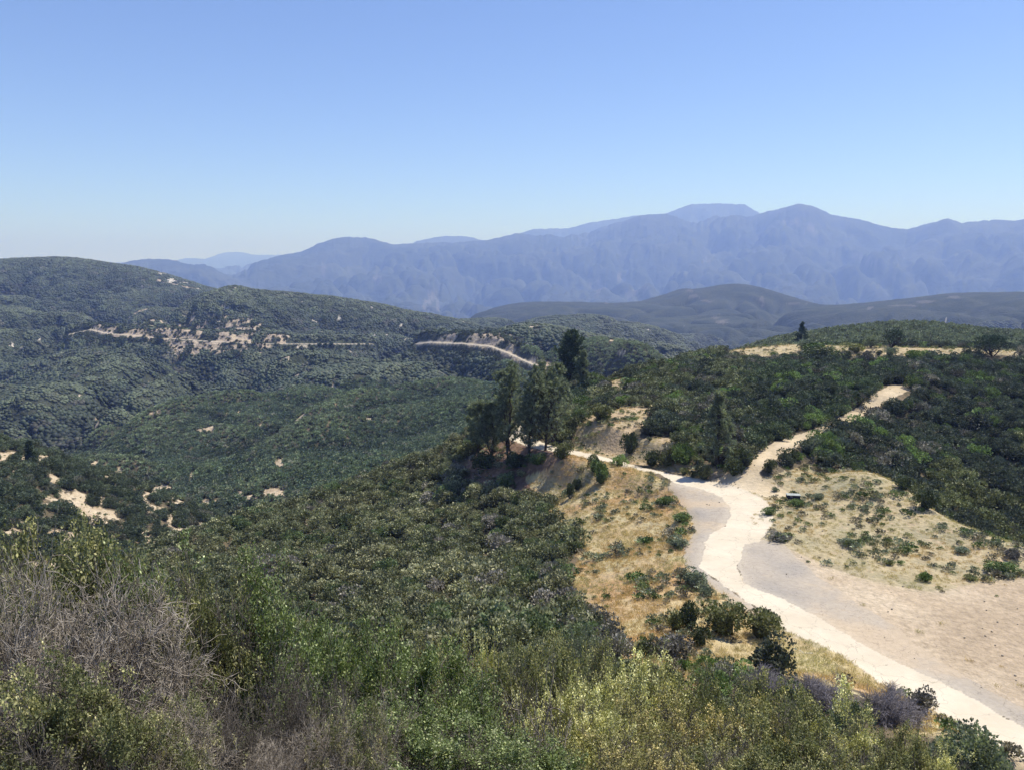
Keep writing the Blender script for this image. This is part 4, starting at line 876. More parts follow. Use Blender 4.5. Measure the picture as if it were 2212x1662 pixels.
for a in [(1458, 1362, 40, 44, 'olive', 'small olive shrub at the left end of the roadside shrub row'), (1490, 1358, 56, 56, 'dark', 'dark rounded shrub second from left in the roadside shrub row'), (1560, 1368, 100, 66, 'olive', 'widest olive shrub of the row just left of the paved road'),
          (1645, 1378, 88, 62, 'olive', 'dense round shrub closest to the pale paved road'), (1512, 1392, 50, 42, 'dark', 'low shrub in front of the widest roadside shrub'), (1445, 1425, 92, 50, 'grey', 'grey-green twiggy shrub on the dry grass below the shrub row'), (1400, 1422, 48, 42, 'dark', 'dark upright shrub left of the grey twiggy shrub'),
          (1330, 1418, 62, 52, 'olive', 'olive shrub at the tip of the orange grass slope'), (1525, 1438, 50, 24, 'bright', 'bright green low shrub in the dry grass below the road'), (1480, 1448, 44, 22, 'bright', 'left bright green herb clump in dry grass'),
          (1500, 1260, 62, 30, 'sage', 'silvery sage bush at the shoulder edge beside the road bend'), (1528, 1285, 40, 22, 'sage', 'small grey sage bush just below the silvery one'), (1465, 1180, 48, 20, 'sage', 'blue-grey sage patch at the top of the orange grass slope'), (1470, 1125, 52, 20, 'green', 'green weedy bush at the asphalt edge inside the bend'), (1440, 1090, 44, 22, 'green', 'green bush at the top of the grass bank by the asphalt'),
          (1298, 1045, 44, 54, 'green', 'tall grey-green bush on the bank below the narrow road'), (1282, 1018, 34, 38, 'olive', 'smaller bush touching the tall grey-green bush'), (1246, 1058, 22, 28, 'dark', 'narrow bush on the grassy bank left of the tall bush'), (1232, 1075, 22, 32, 'dark', 'leaning dark bush lowest on the bank beside the narrow bush'),
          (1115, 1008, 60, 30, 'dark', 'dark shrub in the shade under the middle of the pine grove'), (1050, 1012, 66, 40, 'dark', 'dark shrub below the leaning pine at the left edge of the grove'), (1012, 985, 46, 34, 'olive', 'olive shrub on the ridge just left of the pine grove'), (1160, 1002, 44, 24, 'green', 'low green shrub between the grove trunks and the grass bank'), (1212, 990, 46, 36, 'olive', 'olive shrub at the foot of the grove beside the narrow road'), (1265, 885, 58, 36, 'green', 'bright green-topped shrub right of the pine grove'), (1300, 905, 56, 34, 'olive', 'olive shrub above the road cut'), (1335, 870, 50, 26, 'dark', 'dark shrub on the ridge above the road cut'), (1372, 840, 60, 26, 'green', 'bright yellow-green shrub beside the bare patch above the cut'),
          (1360, 980, 38, 54, 'dark', 'dark leaning shrub in the middle of the grassy cut'), (1408, 1006, 48, 34, 'dark', 'left rounded shrub at the foot of the cut by the road'), (1440, 1006, 44, 40, 'olive', 'second rounded shrub at the foot of the cut'), (1478, 1004, 60, 54, 'green', 'large green-topped shrub left of the slim pine'),
          (1478, 1024, 24, 16, 'olive', 'tiny round shrub at the road edge left of the pine'), (1498, 1030, 22, 16, 'olive', 'second tiny round shrub at the road edge'), (1520, 1034, 38, 34, 'olive', 'flower-tipped shrub at the foot of the slim pine'), (1585, 1025, 50, 40, 'dark', 'shrub just right of the slim pine'), (1612, 1008, 36, 42, 'dark', 'rounded shrub at the left edge of the dirt track'),
          (1662, 1020, 32, 30, 'dark', 'small round shrub alone at the right edge of the dirt track'), (1700, 1004, 42, 38, 'dark', 'shrub beside the white marker post'), (1950, 1058, 44, 30, 'dark', 'dark shrub at the pad edge above the gulch'), (2000, 1098, 56, 42, 'dark', 'broad dark shrub overhanging the far edge of the pad'), (1840, 1012, 26, 16, 'green', 'small green shrub on the crest of the weedy pad'),
          (1996, 1253, 34, 20, 'bright', 'bright round green bush on the bare pad'), (1920, 1218, 24, 12, 'yellow', 'small yellow-green bush on the upper bare pad'), (2098, 1250, 32, 12, 'yellow', 'low yellow bush at the lower edge of the weeds'), (2165, 1240, 70, 26, 'green', 'spreading green bush below the eroded bank at the right'), (2190, 1205, 44, 22, 'grey', 'grey-brown bush on the eroded bank at the right edge'),
          (1835, 1175, 40, 12, 'sage', 'flat grey-green weed mat left on the pad'), (1720, 1092, 40, 16, 'green', 'green weed bush in front of the dark box'), (1675, 1060, 18, 10, 'sage', 'pale sage clump behind the dark box'), (1765, 1078, 30, 14, 'sage', 'sage clump right of the dark box'), (2075, 1192, 40, 14, 'sage', 'grey sage on the far weedy pad'), (1660, 1110, 34, 16, 'green', 'green bush touching the right edge of the road bend'),
          (1685, 1163, 60, 12, 'grey', 'greyish weed mat where the road leaves the bend'), (1765, 765, 62, 26, 'green', 'green shrub next to the hilltop conifer'), (1742, 762, 44, 20, 'dark', 'dark low shrub under the hilltop conifer'), (1845, 762, 50, 22, 'yellow', 'pale yellow-green shrub on the hilltop grass'), (1830, 774, 18, 16, 'dark', 'small dark shrub on the hilltop grass'), (1855, 776, 18, 12, 'dark', 'tiny dark shrub right of the small one on the hilltop grass'),
          (1922, 768, 32, 18, 'sage', 'rounded grey-green shrub in the middle of the hilltop grass'), (1898, 768, 16, 12, 'dark', 'tiny dark shrub left of the rounded grey-green shrub'), (1975, 780, 38, 24, 'bright', 'brighter green shrub at the lower edge of the hilltop grass'), (1870, 790, 40, 34, 'grey', 'grey shrub poking up from the dark thicket into the hilltop grass'), (1762, 775, 90, 26, 'dark', 'large dark shrub mound at the top of the thicket'),
          (1985, 1545, 74, 56, 'grey', 'purple-grey shrub on the slope left of the road at lower right')]:
    shrub(*a)
x, y, z, r = at_r(2132, 44)

# ------------------------------------------------------------------ small built things by the road
def box_parts():
    import bmesh
    bm = bmesh.new(); bmesh.ops.create_cube(bm, size=1); bmesh.ops.scale(bm, vec=(1.9, 1.1, .8), verts=bm.verts); bmesh.ops.translate(bm, vec=(0, 0, .4), verts=bm.verts)
    bmesh.ops.bevel(bm, geom=bm.edges[:], offset=.05, segments=2, affect='EDGES'); a = bpy.data.meshes.new('body'); bm.to_mesh(a); bm.free()
    bm = bmesh.new(); bmesh.ops.create_cube(bm, size=1); bmesh.ops.scale(bm, vec=(2.0, 1.2, .07), verts=bm.verts); bmesh.ops.translate(bm, vec=(0, 0, .84), verts=bm.verts)
    bmesh.ops.bevel(bm, geom=bm.edges[:], offset=.02, segments=1, affect='EDGES'); b = bpy.data.meshes.new('lid'); bm.to_mesh(b); bm.free()
    bm = bmesh.new(); vs = [bm.verts.new(p) for p in ((-.55, -.565, .62), (-.15, -.565, .60), (-.12, -.565, .70), (-.5, -.565, .74))]; bm.faces.new(vs); c = bpy.data.meshes.new('pale_scrap'); bmesh.ops.solidify(bm, geom=bm.faces[:], thickness=.01); bm.to_mesh(c); bm.free()
    a.materials.append(bark_mat('dark_metal', (.018, .02, .03), (.03, .032, .045), 3)); b.materials.append(bark_mat('pale_lid', (.30, .32, .30), (.42, .44, .41), 3)); c.materials.append(bark_mat('pale_paint', (.5, .5, .5), (.6, .6, .6), 3))
    return {'body': a, 'lid': b, 'pale_scrap': c}
x, y, z, r = ground_at(1713, 1078)
o = thing('utility_box', (x, y, z - .05), 'low dark box with a pale lid in the weeds by the road bend', 'box', rz=-.15); parts_under(o, box_parts())
x, y, z, r = ground_at(1741, 1411)
s = np.array([(-.62, 0, .28, -.48, 0, .26, .035, .035), (-.48, 0, .26, -.26, -.03, .07, .035, .035), (-.26, -.03, .07, -.2, -.03, .06, .035, .035), (-.2, -.03, .06, .62, 0, .09, .035, .03)]); co, f = tubes(s, 8)
me = mesh_from('bent_pipe', co, f, bark_mat('pale_plastic', (.66, .62, .5), (.74, .70, .58), 4)); pp = link('bent_pipe', me, label='short pale bent pipe lying in dry grass beside the paved road', category='pipe'); pp.location = (x, y, z + .02); pp.rotation_euler = (0, 0, -.1)
for (u, v, h, rad, lab, mm) in ((1694, 990, 1.6, .05, 'thin white marker post beside the dirt track', bark_mat('white_post', (.6, .6, .58), (.7, .7, .68), 3)), (1470, 1262, 1.3, .03, 'thin dark stake in the orange grass left of the road', MB_DARK)):
    x, y, z, r = ground_at(u, v); s = np.array([(0, 0, -.2, 0, 0, h * .95, rad, rad * .9), (0, 0, h * .95, 0, 0, h, rad * .9, rad * .3)]); co, f = tubes(s, 8)
    p = link('post', mesh_from('post', co, f, mm), label=lab, category='post'); p.location = (x, y, z)

# ------------------------------------------------------------------ foreground shrubs, each a thing with its own stems, leaves and flowers
FG = [ # survey u of the stem, distance, top v, width m, kind, label
 (160, 6.6, 1232, 1.6, 'dead', 'big bleached dead shrub with a dense tangle of bare branches at lower left'),
 (-70, 6.3, 1260, 1.2, 'dead', 'dead brush cut off by the left edge of the photo'),
 (45, 8.6, 1195, 1.9, 'olive', 'tall pale-flowered bush rising behind the dead shrub at far left'),
 (225, 8.8, 1225, 1.7, 'green', 'green bush showing through behind the big dead shrub'),
 (345, 7.8, 1350, 1.1, 'dead', 'smaller twiggy dead shrub just right of the big pale one'),
 (60, 5.0, 1490, 1.1, 'olive', 'low green bush in the bottom left corner under the dead shrub'),
 (340, 5.3, 1535, .8, 'sparse', 'cream-flowered sprigs at the bottom edge left of the fallen dead wood'),
 (415, 8.0, 1295, 1.4, 'olive', 'dark stemmed bush with a few cream flowers between dead and green bushes'),
 (535, 8.2, 1278, 1.7, 'green', 'leafy green bush with a bare pale twig poking above its rounded top'),
 (620, 7.2, 1440, .9, 'brush', 'dark brown dead thicket in front of the first leafy green bush'),
 (450, 6.0, 1530, .7, 'brush', 'dry brushwood in the shadow beneath the leafy green bush'),
 (575, 5.2, 1612, .7, 'dead', 'fallen grey dead branches at the bottom edge of the photo'),
 (735, 5.4, 1530, .7, 'sparse', 'bush with the brightest cream flower spikes at the bottom edge'),
 (715, 9.4, 1395, 1.8, 'green', 'small-leaved green bush behind the brown thicket, second from left'),
 (850, 9.2, 1450, 1.9, 'green', 'wide vivid green bush in the bottom middle'),
 (790, 7.3, 1520, 1.6, 'green', 'dark green bush in front of the wide vivid one'),
 (980, 9.6, 1462, 1.9, 'green', 'rounded green bush just right of the wide vivid one'),
 (905, 6.6, 1600, 1.6, 'green', 'glossy green bush cut by the bottom edge in the middle'),
 (1060, 8.0, 1540, 1.7, 'green', 'green bush under the upright dead twigs'),
 (1085, 8.4, 1402, 1.0, 'snag', 'upright bare twigs above the green bushes at bottom centre'),
 (1205, 8.6, 1468, 1.1, 'snag', 'grey forked dead twigs at the edge of the yellow bushes'),
 (1170, 12.5, 1440, 2.2, 'olive', 'olive bush behind the forked dead twigs'),
 (1000, 13.5, 1415, 1.6, 'pale', 'pale straw-coloured clump behind the rounded green bush'),
 (1255, 10.5, 1525, 1.9, 'pale', 'pale yellow flowering bush nearest the green ones'),
 (1345, 12.8, 1500, 2.2, 'pale', 'large pale yellow feathery bush, brightest of its row'),
 (1330, 9.6, 1585, 1.8, 'pale', 'pale yellow bush cut by the bottom edge'),
 (1160, 7.6, 1620, 1.5, 'green', 'last glossy green bush at the bottom before the yellow ones'),
 (1430, 15.5, 1462, 2.4, 'pale', 'yellow-green bush at the top of the yellow group below the grass'),
 (1455, 11.4, 1560, 2.0, 'rust', 'yellow bush with rusty orange tips at bottom centre right'),
 (1520, 15.5, 1492, 2.5, 'olive', 'dark olive bush behind the rusty-tipped one'),
 (1600, 13.0, 1540, 2.3, 'rust', 'second rusty-tipped bush, larger and farther right'),
 (1560, 10.0, 1615, 2.0, 'olive', 'feathery olive bush cut by the bottom edge under the rusty ones'),
 (1690, 16.5, 1510, 2.7, 'olive', 'broad grey-olive bush below the purple-grey dead bushes'),
 (1720, 12.4, 1580, 2.3, 'olive', 'plain olive bush at the bottom right of the rusty ones'),
 (1830, 17.0, 1560, 2.6, 'pale', 'faded yellow bush on the lower right slope'),
 (1870, 13.5, 1625, 2.2, 'olive', 'olive bush cut by the bottom edge below the faded yellow one'),
 (1960, 19.0, 1600, 2.4, 'olive', 'olive bush below the purple-grey shrub at lower right'),
 (2040, 19.5, 1640, 2.3, 'pale', 'dull yellow bush left of the dark oak shrub in the right corner'),
 (1400, 8.2, 1640, 1.7, 'rust', 'orange-brown sprigs at the bottom edge below the yellow bushes'),
 (1700, 10.0, 1650, 1.9, 'olive', 'low olive bush tops just showing at the bottom edge'),
 (1250, 20, 1432, 3.0, 'olive', 'wide olive mound above the pale yellow bushes'), (1350, 24, 1430, 3.0, 'olive', 'flower-tipped olive mound at the edge of the lower grass'), (1130, 19, 1418, 2.8, 'olive', 'dull olive mound left of the wide one'),
 (940, 19, 1425, 2.6, 'olive', 'olive mound behind the green bushes'), (820, 15, 1410, 2.2, 'green', 'deep green bush behind the vivid ones'), (1240, 30, 1405, 3.6, 'grey', 'grey-green mound furthest up the olive mounds'),
 (640, 12.5, 1378, 2.0, 'green', 'green bush peeking above the brown thicket'), (300, 12, 1292, 1.6, 'olive', 'pale bush tip between the dead shrubs')]
NEARV = {'snag': 2, 'brush': 1, 'dead': 3, 'green': 4, 'olive': 3, 'sparse': 2, 'pale': 3, 'rust': 2, 'grey': 1}
NMN = {'dead': 'dead_shrub', 'snag': 'dead_shrub', 'brush': 'dead_shrub', 'green': 'leafy_shrub'}
cnt = {}
for (u, r, vt, wd, kd, lab) in FG:
    x, y, z, r = at_r(u, r); a, et = ray(u, vt); Ht = float(et) * r - z
    if Ht < .5: print('low', lab, Ht); Ht = .6
    if Ht > 3.2: print('high', lab, round(Ht, 2))
    k = cnt.get(kd, 0); cnt[kd] = k + 1; pm = big_shrub_meshes(kd, k % NEARV[kd] + 1 + {'snag': 7, 'brush': 5, 'dead': 0, 'green': 10, 'olive': 20, 'sparse': 30, 'pale': 40, 'rust': 50, 'grey': 60}[kd])
    H0 = {'brush': 1.7, 'dead': 1.7, 'green': 2.0}.get(kd, 1.7)
    ref = list(pm.values())[0]
    o = thing(NMN.get(kd, 'flowering_shrub'), (x, y, z), lab, 'shrub', rz=rg.uniform(0, 6.28), sc_=(wd / 2.0, wd / 2.0, Ht / H0)); parts_under(o, pm)
# purple-grey dead bushes on the slope above the road
for (u, v, vt, w_, lab) in ((1660, 1505, 1455, 110, 'left purple-grey leafless bush below the dry grass'), (1765, 1520, 1470, 120, 'middle purple-grey leafless bush on the slope'), (1930, 1560, 1500, 110, 'right purple-grey leafless bush beside the paved road')):
    x, y, z, r = ground_at(u, v, 20); a, et = ray(u, vt); Ht = max(1.2, float(et) * r - z); dep = y * CP - z * SP
    rr_ = np.random.RandomState(u); s = grow(rr_, 12, Ht, 1.1, 3, (3, 4), .62, .2, .03, .05); s[:, [0, 1, 3, 4]] *= (w_ * dep / FPX) / 2 / max(.5, np.percentile(np.abs(s[:, 3]), 98))
    P_, D_ = along(rr_, s[s[:, 8] >= 2], 6000); D_ = D_ + rr_.normal(size=D_.shape) * .7; co2 = np.concatenate([P_, P_ + D_ * .22, np.full((len(P_), 1), .012), np.full((len(P_), 1), .008)], 1)
    co, f = tubes(s[:, :8]); cb, fb = tubes(co2); o = thing('dead_shrub', (x, y, z), lab, 'shrub'); parts_under(o, {'branches': mesh_from('branches', co, f, MB_DGREY), 'twigs': mesh_from('twigs', cb, fb, MB_DGREY)})
x, y, z, r = at_r(2140, 37); a, et = ray(2140, 1552); Ht = float(et) * r - z; print('corner oak', Ht)
o = thing('oak_shrub', (x, y, z), 'dense dark oak shrub in the lower right corner beside the road', 'shrub'); pk = oak_parts(77, max(Ht, 2.4), 4.6, ML_PINE, 13000, .13); pk['trunk'].transform(__import__('mathutils').Matrix.Scale(.6, 4)); parts_under(o, pk)
print('foreground', time.time() - T0)

# ------------------------------------------------------------------ mass chaparral
rc = np.random.RandomState(99)
def scatter(r0, r1, sp):
    xm = r1 * math.sin(math.radians(38.6)); gx = np.arange(-xm, xm, sp); gy = np.arange(0, r1, sp)
    Xg, Yg = np.meshgrid(gx, gy); Xg = Xg.ravel() + rc.uniform(-.48, .48, Xg.size) * sp; Yg = Yg.ravel() + rc.uniform(-.48, .48, Yg.size) * sp
    rr = np.hypot(Xg, Yg); k = (rr > r0) & (rr < r1) & (np.abs(np.arctan2(Xg, Yg)) < math.radians(38.6))
    return Xg[k], Yg[k]
def tint_of(x, y, u, v, r):
    n = x.size; k1 = fbm(x, y, np.where(r > 330, 60., 18.), 3, 201); k2 = rc.rand(n)
    base = np.tile([.092, .102, .062], (n, 1)); fl = np.full(n, .25)
    left = (r < 200) & (u < 1290) ; right = (r < 330) & (u >= 1290)
    fl[left] = .8; base[left] = [.108, .116, .062]
    pal = lambda c: np.asarray(c)
    def setk(k, c, f=None):
        base[k] = c
        if f is not None: fl[k] = f
    setk(left & (k1 > .12), [.15, .15, .085], 1.0)
    setk(left & (k2 < .05), [.18, .165, .145], .1)
    setk(left & (k2 > .90), [.088, .115, .052], .1)
    setk(right, [.060, .072, .050], .22)
    setk(right & (u < 1900) & (k1 > .02), [.066, .086, .048], .35)
    setk(right & (u < 1620) & (k1 > -.1), [.105, .115, .062], .9)
    setk(right & (k2 > .88), [.12, .165, .055], .2)
    setk(right & (k2 < .07), [.14, .13, .11], .1)
    setk(right & (u > 1900) & (v > 900) & (k1 > .15), [.11, .12, .055], .6)
    far = r >= 200; fl[far & (u < 1290)] = .12
    base[far & (u < 1290)] = [.060, .078, .048]
    setk(far & (u < 1290) & (k2 > .8), [.085, .100, .058], .2)
    setk(far & (u < 1290) & (k1 > .15) & (r > 330), [.070, .090, .050])
    setk(far & (u < 1290) & (k2 < .06), [.10, .10, .075])
    tp = tpi(x, y); far2 = (r > 240) & (u < 1500)  # lighter crests, darker gullies: relief shading put into the vegetation tint
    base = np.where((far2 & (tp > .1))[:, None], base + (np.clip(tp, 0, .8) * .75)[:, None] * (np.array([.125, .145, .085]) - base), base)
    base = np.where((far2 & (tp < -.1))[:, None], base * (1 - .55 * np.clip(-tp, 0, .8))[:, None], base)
    base *= (1 + .25 * rc.normal(size=(n, 1)).clip(-1.5, 1.5))
    return base* np.where(r > 760, .90, np.where(r > 330, 2.1, np.where(u < 1290, 1.45, 1.4)))[:, None], fl
inst = []   # x y z nx ny rot s idx tint flow
def slope_normal(x, y):
    e_ = np.maximum(.5, np.hypot(x, y) * .004); hx = (height(x + e_, y) - height(x - e_, y)) / (2 * e_); hy = (height(x, y + e_) - height(x, y - e_)) / (2 * e_); return hx, hy
def keep_classes(x, y, z, ok):
    c, u, v, r = classify(x, y, z); return np.isin(c, ok), c, u, v, r
indiv = []
for r0, r1, sp, ids, smin, smax in ((20, 330, 2.0, (0, 5), .5, 1.5), (330, 760, 2.7, (5, 9), 1.0, 1.8), (760, 2500, 9.5, (9, 13), .9, 1.25)):
    x, y = scatter(r0, r1, sp); z = height(x, y); k = visible(x, y, z, 3.0, .010 if r0 < 700 else .006); x, y, z = x[k], y[k], z[k]
    ok, c, u, v, r = keep_classes(x, y, z, (0,)); q_ = rc.rand(len(x))
    ok |= (c == 9) & (q_ < (.10 if r0 < 300 else .25)); ok |= (c == 7) & (q_ < .12); ok |= (c == 8) & (q_ < .05); ok |= (c == 10) & (q_ < .2); ok |= (c == 12) & (q_ < .10)
    if r0 == 20:
        for poly, ra, rb in ((TRACK, 120, 245), (TOP, 240, 312), (CUT, 130, 200), (CUT3, 130, 200), (ROAD, 40, 240), (CUT2, 150, 230)):
            for hh in (.8, 1.6, 2.2):
                _, vt_ = proj(x, y, z + hh); ok &= ~(inpoly(u, vt_, poly) & (r > ra - 20) & (r < rb) & (q_ < (.95 if poly is TRACK else .85)))
    if r0 == 330:
        for H_ in (HWY2,): ok &= wpoly_dist(x, y, H_) > 6
    if r0 == 760:
        for H_ in (HWY1, HWY2): ok &= wpoly_dist(x, y, H_) > 12
    if r0 == 20: ok &= ~((fbm(x, y, 5.5, 2, 311) < -.26) & (u < 1290))
    if r0 == 20: ok &= ~((r < 40) & (v > 1470) & (u > 1300)) & ~((c == 0) & (r > 50) & (r < 75) & (u > 1420) & (v > 1420) & (q_ < .55)) & (r > 24)
    if r0 < 700:
        for hh in (.9, 1.8):
            c9, *_ = classify(x, y, z + hh); ok &= ~((c9 == 9) & (rc.rand(len(x)) < .8))
    x, y, z, u, v, r, c = (t[ok] for t in (x, y, z, u, v, r, c))
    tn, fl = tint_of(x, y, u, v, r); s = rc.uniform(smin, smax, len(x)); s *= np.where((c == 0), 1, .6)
    if r0 >= 330: s *= 1 + .45 * np.clip(-tpi(x, y), -.4, .8)
    if r0 == 20: s *= (1 + .25 * (r > 60)) * (1 + .6 * fbm(x, y, 6, 3, 301)); s *= np.where(r < 60, .72, 1)
    hx, hy = slope_normal(x, y)
    rot = np.zeros((len(x), 3)); rot[:, 2] = rc.uniform(0, 6.28, len(x))
    ii = rc.randint(ids[0], ids[1], len(x))
    if r0 == 760: rot[:, 2] = 0; rot[:, 0] = np.arctan(hy); rot[:, 1] = -np.arctan(hx)
    print('band', r0, len(x))
    if r0 == 20:
        order = np.argsort(r + np.where((u > 0) & (u < 2212) & (v > 600) & (v < 1662), 0, 1e4)); pick = order[:230]
        indiv = [(x[i], y[i], z[i], s[i], rot[i, 2], tn[i], fl[i], u[i]) for i in pick]
        kk = np.ones(len(x), bool); kk[pick] = False
        x, y, z, s, rot, ii, tn, fl = (t[kk] for t in (x, y, z, s, rot, ii, tn, fl))
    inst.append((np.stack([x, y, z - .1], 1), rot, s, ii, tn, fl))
x, y = scatter(640, 1450, 4.6); z = height(x, y); c, u, v, r = classify(x, y, z); hd = np.minimum(wpoly_dist(x, y, HWY1), wpoly_dist(x, y, HWY2)); k = (((c == 12) & (rc.rand(len(x)) < .5)) | ((c == 0) & (hd < 18) & (hd > 7.5))) & visible(x, y, z, 3, .006) & (hd > 5)
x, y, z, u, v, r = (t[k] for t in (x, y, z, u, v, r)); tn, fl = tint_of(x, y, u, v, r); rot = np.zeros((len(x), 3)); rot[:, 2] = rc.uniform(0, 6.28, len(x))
inst.append((np.stack([x, y, z - .2], 1), rot, rc.uniform(.8, 2.4, len(x)), rc.randint(5, 9, len(x)), tn, fl))
GLAB = [((0, 900), 'low chaparral shrub on the near slope above the left-hand canyon', 'chaparral shrubs on the near left slope'), ((900, 1290), 'low chaparral shrub on the near slope left of the orange grass bank', 'chaparral shrubs left of the grass bank'), ((1290, 2300), 'low chaparral shrub at the lower edge of the dry grass near the road', 'chaparral shrubs near the lower grass')]
for (x, y, z, s, rz, t, f_, u) in indiv:
    o = bpy.data.objects.new('chaparral_shrub', MID[rc.randint(5)]); C.objects.link(o); o.location = (x, y, z - .1); o.rotation_euler = (0, 0, rz); o.scale = (s, s, s); o.color = (*t, f_)
    for (a, b), l, g in GLAB:
        if a <= max(0, u) < b: o['label'] = l; o['group'] = g
    o['category'] = 'shrub'

def patch(seed):
    """a low-detail thicket patch for the far hills: some twenty small bushes"""
    rng = np.random.RandomState(seed); vs = []; fs = []; lc = []; n = 0
    gx, gy = np.meshgrid(np.arange(5), np.arange(5)); pts = np.stack([gx.ravel(), gy.ravel()], 1) * 2.3 - 4.6 + rng.uniform(-.9, .9, (25, 2))
    for p in pts:
        if rng.rand() < .12: continue
        R_ = rng.uniform(1.1, 2.4) * (1.25 if rng.rand() < .12 else 1); v, f = lumpy(rng, R_, R_ * rng.uniform(.85, 1.25), 1, .4); v = v + (p[0], p[1], -.15); vs.append(v); fs.append(f + n); n += len(v)
        l = np.zeros((len(v), 3)); l[:, 0] = np.clip(.25 + rng.rand() * .4 + rng.rand(len(v)) * .15, 0, 1); lc.append(l)
    return leaf_mesh('patch', np.concatenate(vs), np.concatenate(fs), np.concatenate(lc), ML_INST)
def instancer(name, meshes, pts, rot, scl, idx_, tint, flow, **props):
    col = bpy.data.collections.new(name + '_kinds')
    for i, me in enumerate(meshes): col.objects.link(bpy.data.objects.new('%s_%02d' % (name, i), me))
    me = bpy.data.meshes.new(name); me.vertices.add(len(pts)); me.vertices.foreach_set('co', pts.astype(np.float32).ravel())
    def at(nm, ty, data, key):
        a = me.attributes.new(nm, ty, 'POINT'); a.data.foreach_set(key, np.ascontiguousarray(data).ravel())
    at('rot', 'FLOAT_VECTOR', rot.astype(np.float32), 'vector'); at('scl', 'FLOAT', scl.astype(np.float32), 'value'); at('idx', 'INT', idx_.astype(np.int32), 'value'); at('tint', 'FLOAT_VECTOR', tint.astype(np.float32), 'vector'); at('flow', 'FLOAT', flow.astype(np.float32), 'value')
    o = link(name, me, **props)
    ng = bpy.data.node_groups.new(name, 'GeometryNodeTree'); ng.interface.new_socket('Geometry', in_out='INPUT', socket_type='NodeSocketGeometry'); ng.interface.new_socket('Geometry', in_out='OUTPUT', socket_type='NodeSocketGeometry')
    N_, L_ = ng.nodes, ng.links; gi = N_.new('NodeGroupInput'); go = N_.new('NodeGroupOutput'); ip = N_.new('GeometryNodeInstanceOnPoints'); ci = N_.new('GeometryNodeCollectionInfo')
    ci.inputs['Collection'].default_value = col; ci.inputs['Separate Children'].default_value = True; ci.inputs['Reset Children'].default_value = True; ip.inputs['Pick Instance'].default_value = True
    def na(nm, ty):
        n = N_.new('GeometryNodeInputNamedAttribute'); n.data_type = ty; n.inputs['Name'].default_value = nm; return n.outputs['Attribute']
    e2r = N_.new('FunctionNodeEulerToRotation'); L_.new(na('rot', 'FLOAT_VECTOR'), e2r.inputs[0])
    L_.new(gi.outputs[0], ip.inputs['Points']); L_.new(ci.outputs[0], ip.inputs['Instance']); L_.new(na('idx', 'INT'), ip.inputs['Instance Index']); L_.new(e2r.outputs[0], ip.inputs['Rotation']); L_.new(na('scl', 'FLOAT'), ip.inputs['Scale']); L_.new(ip.outputs[0], go.inputs[0])
    md = o.modifiers.new('scatter', 'NODES'); md.node_group = ng
    return o
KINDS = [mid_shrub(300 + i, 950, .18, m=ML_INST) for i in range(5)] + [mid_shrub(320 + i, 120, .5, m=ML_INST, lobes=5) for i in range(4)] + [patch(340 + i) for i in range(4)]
cat_ = [np.concatenate(t) for t in zip(*inst)]
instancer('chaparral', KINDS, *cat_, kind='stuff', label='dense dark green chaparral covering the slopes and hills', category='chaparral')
print('chaparral', len(cat_[0]), time.time() - T0)

# ------------------------------------------------------------------ dry grass and low weeds
def tuft_mesh(seed, n, h, spread, m, asp=.09):
    rng = np.random.RandomState(seed); p = rng.normal(size=(n, 3)) * (spread, spread, 0); co, f = quads_at(rng, p, h * rng.uniform(.5, 1.2, n), asp, 1.9)
    lc = np.zeros((n, 3)); lc[:, 0] = rng.rand(n); lc[:, 1] = rng.rand(n) * .7; return leaf_mesh('tuft', co, f, np.repeat(lc, 4, 0), m)
x, y = scatter(20, 320, .62); z = height(x, y); k = visible(x, y, z, .6, .004); x, y, z = x[k], y[k], z[k]
c, u, v, r = classify(x, y, z); q_ = rc.rand(len(x)); nn = fbm(x, y, 7, 3, 401)
dens = np.select([c == 4, c == 5, c == 7, c == 8, c == 6, c == 9, (c == 0) & (r < 90) & (u > 1250), c == 10], [.75, .42, .5, .6, .012, .05, .35, .10], 0) * np.where(nn > -.25, 1, .45)
k = (q_ < dens) & ((r < 150) | (rc.rand(len(x)) < .4)); x, y, z, c, u, v, r, nn = (t[k] for t in (x, y, z, c, u, v, r, nn))
hue = fbm(x, y, 12, 3, 411)
tn = np.where(((hue > .05) | ((v > 1190 + 120 * hue) & (u < 1500) & (c == 4)))[:, None], [[.48, .32, .155]], [[.44, .36, .19]]); tn = np.where((hue < -.22)[:, None], [[.36, .34, .18]], tn); tn = tn * (1 + .18 * rc.normal(size=(len(x), 1)).clip(-1.5, 1.5))
rot = np.zeros((len(x), 3)); rot[:, 2] = rc.uniform(0, 6.28, len(x)); rot[:, 0] = rc.normal(size=len(x)) * .15
instancer('dry_grass', [tuft_mesh(500 + i, 60, .42, .26, ML_GRASS) for i in range(4)], np.stack([x, y, z], 1), rot, rc.uniform(.55, 1.15, len(x)) * np.where(c == 4, 1, .75), rc.randint(0, 4, len(x)), tn, np.full(len(x), 1.), kind='stuff', label='golden dry grass on the bank and pad beside the road', category='grass')
print('grass', len(x))
x, y = scatter(40, 320, 1.15); z = height(x, y); k = visible(x, y, z, .8, .004); x, y, z = x[k], y[k], z[k]
c, u, v, r = classify(x, y, z); q_ = rc.rand(len(x)); nn = fbm(x, y, 9, 3, 421)
dens = np.select([(c == 4) & (u > 1380) & (u < 1600), c == 4, c == 5, c == 7, c == 8, (c == 6) & (v < 1330), c == 6, c == 9, c == 10], [.60, .22, .52, .30, .18, .07, .015, .10, .3], 0) * np.clip(.75 + nn * 2.6, .1, 1.9)
k = q_ < dens; x, y, z, c, u, v, r, nn = (t[k] for t in (x, y, z, c, u, v, r, nn)); q2 = rc.rand(len(x))
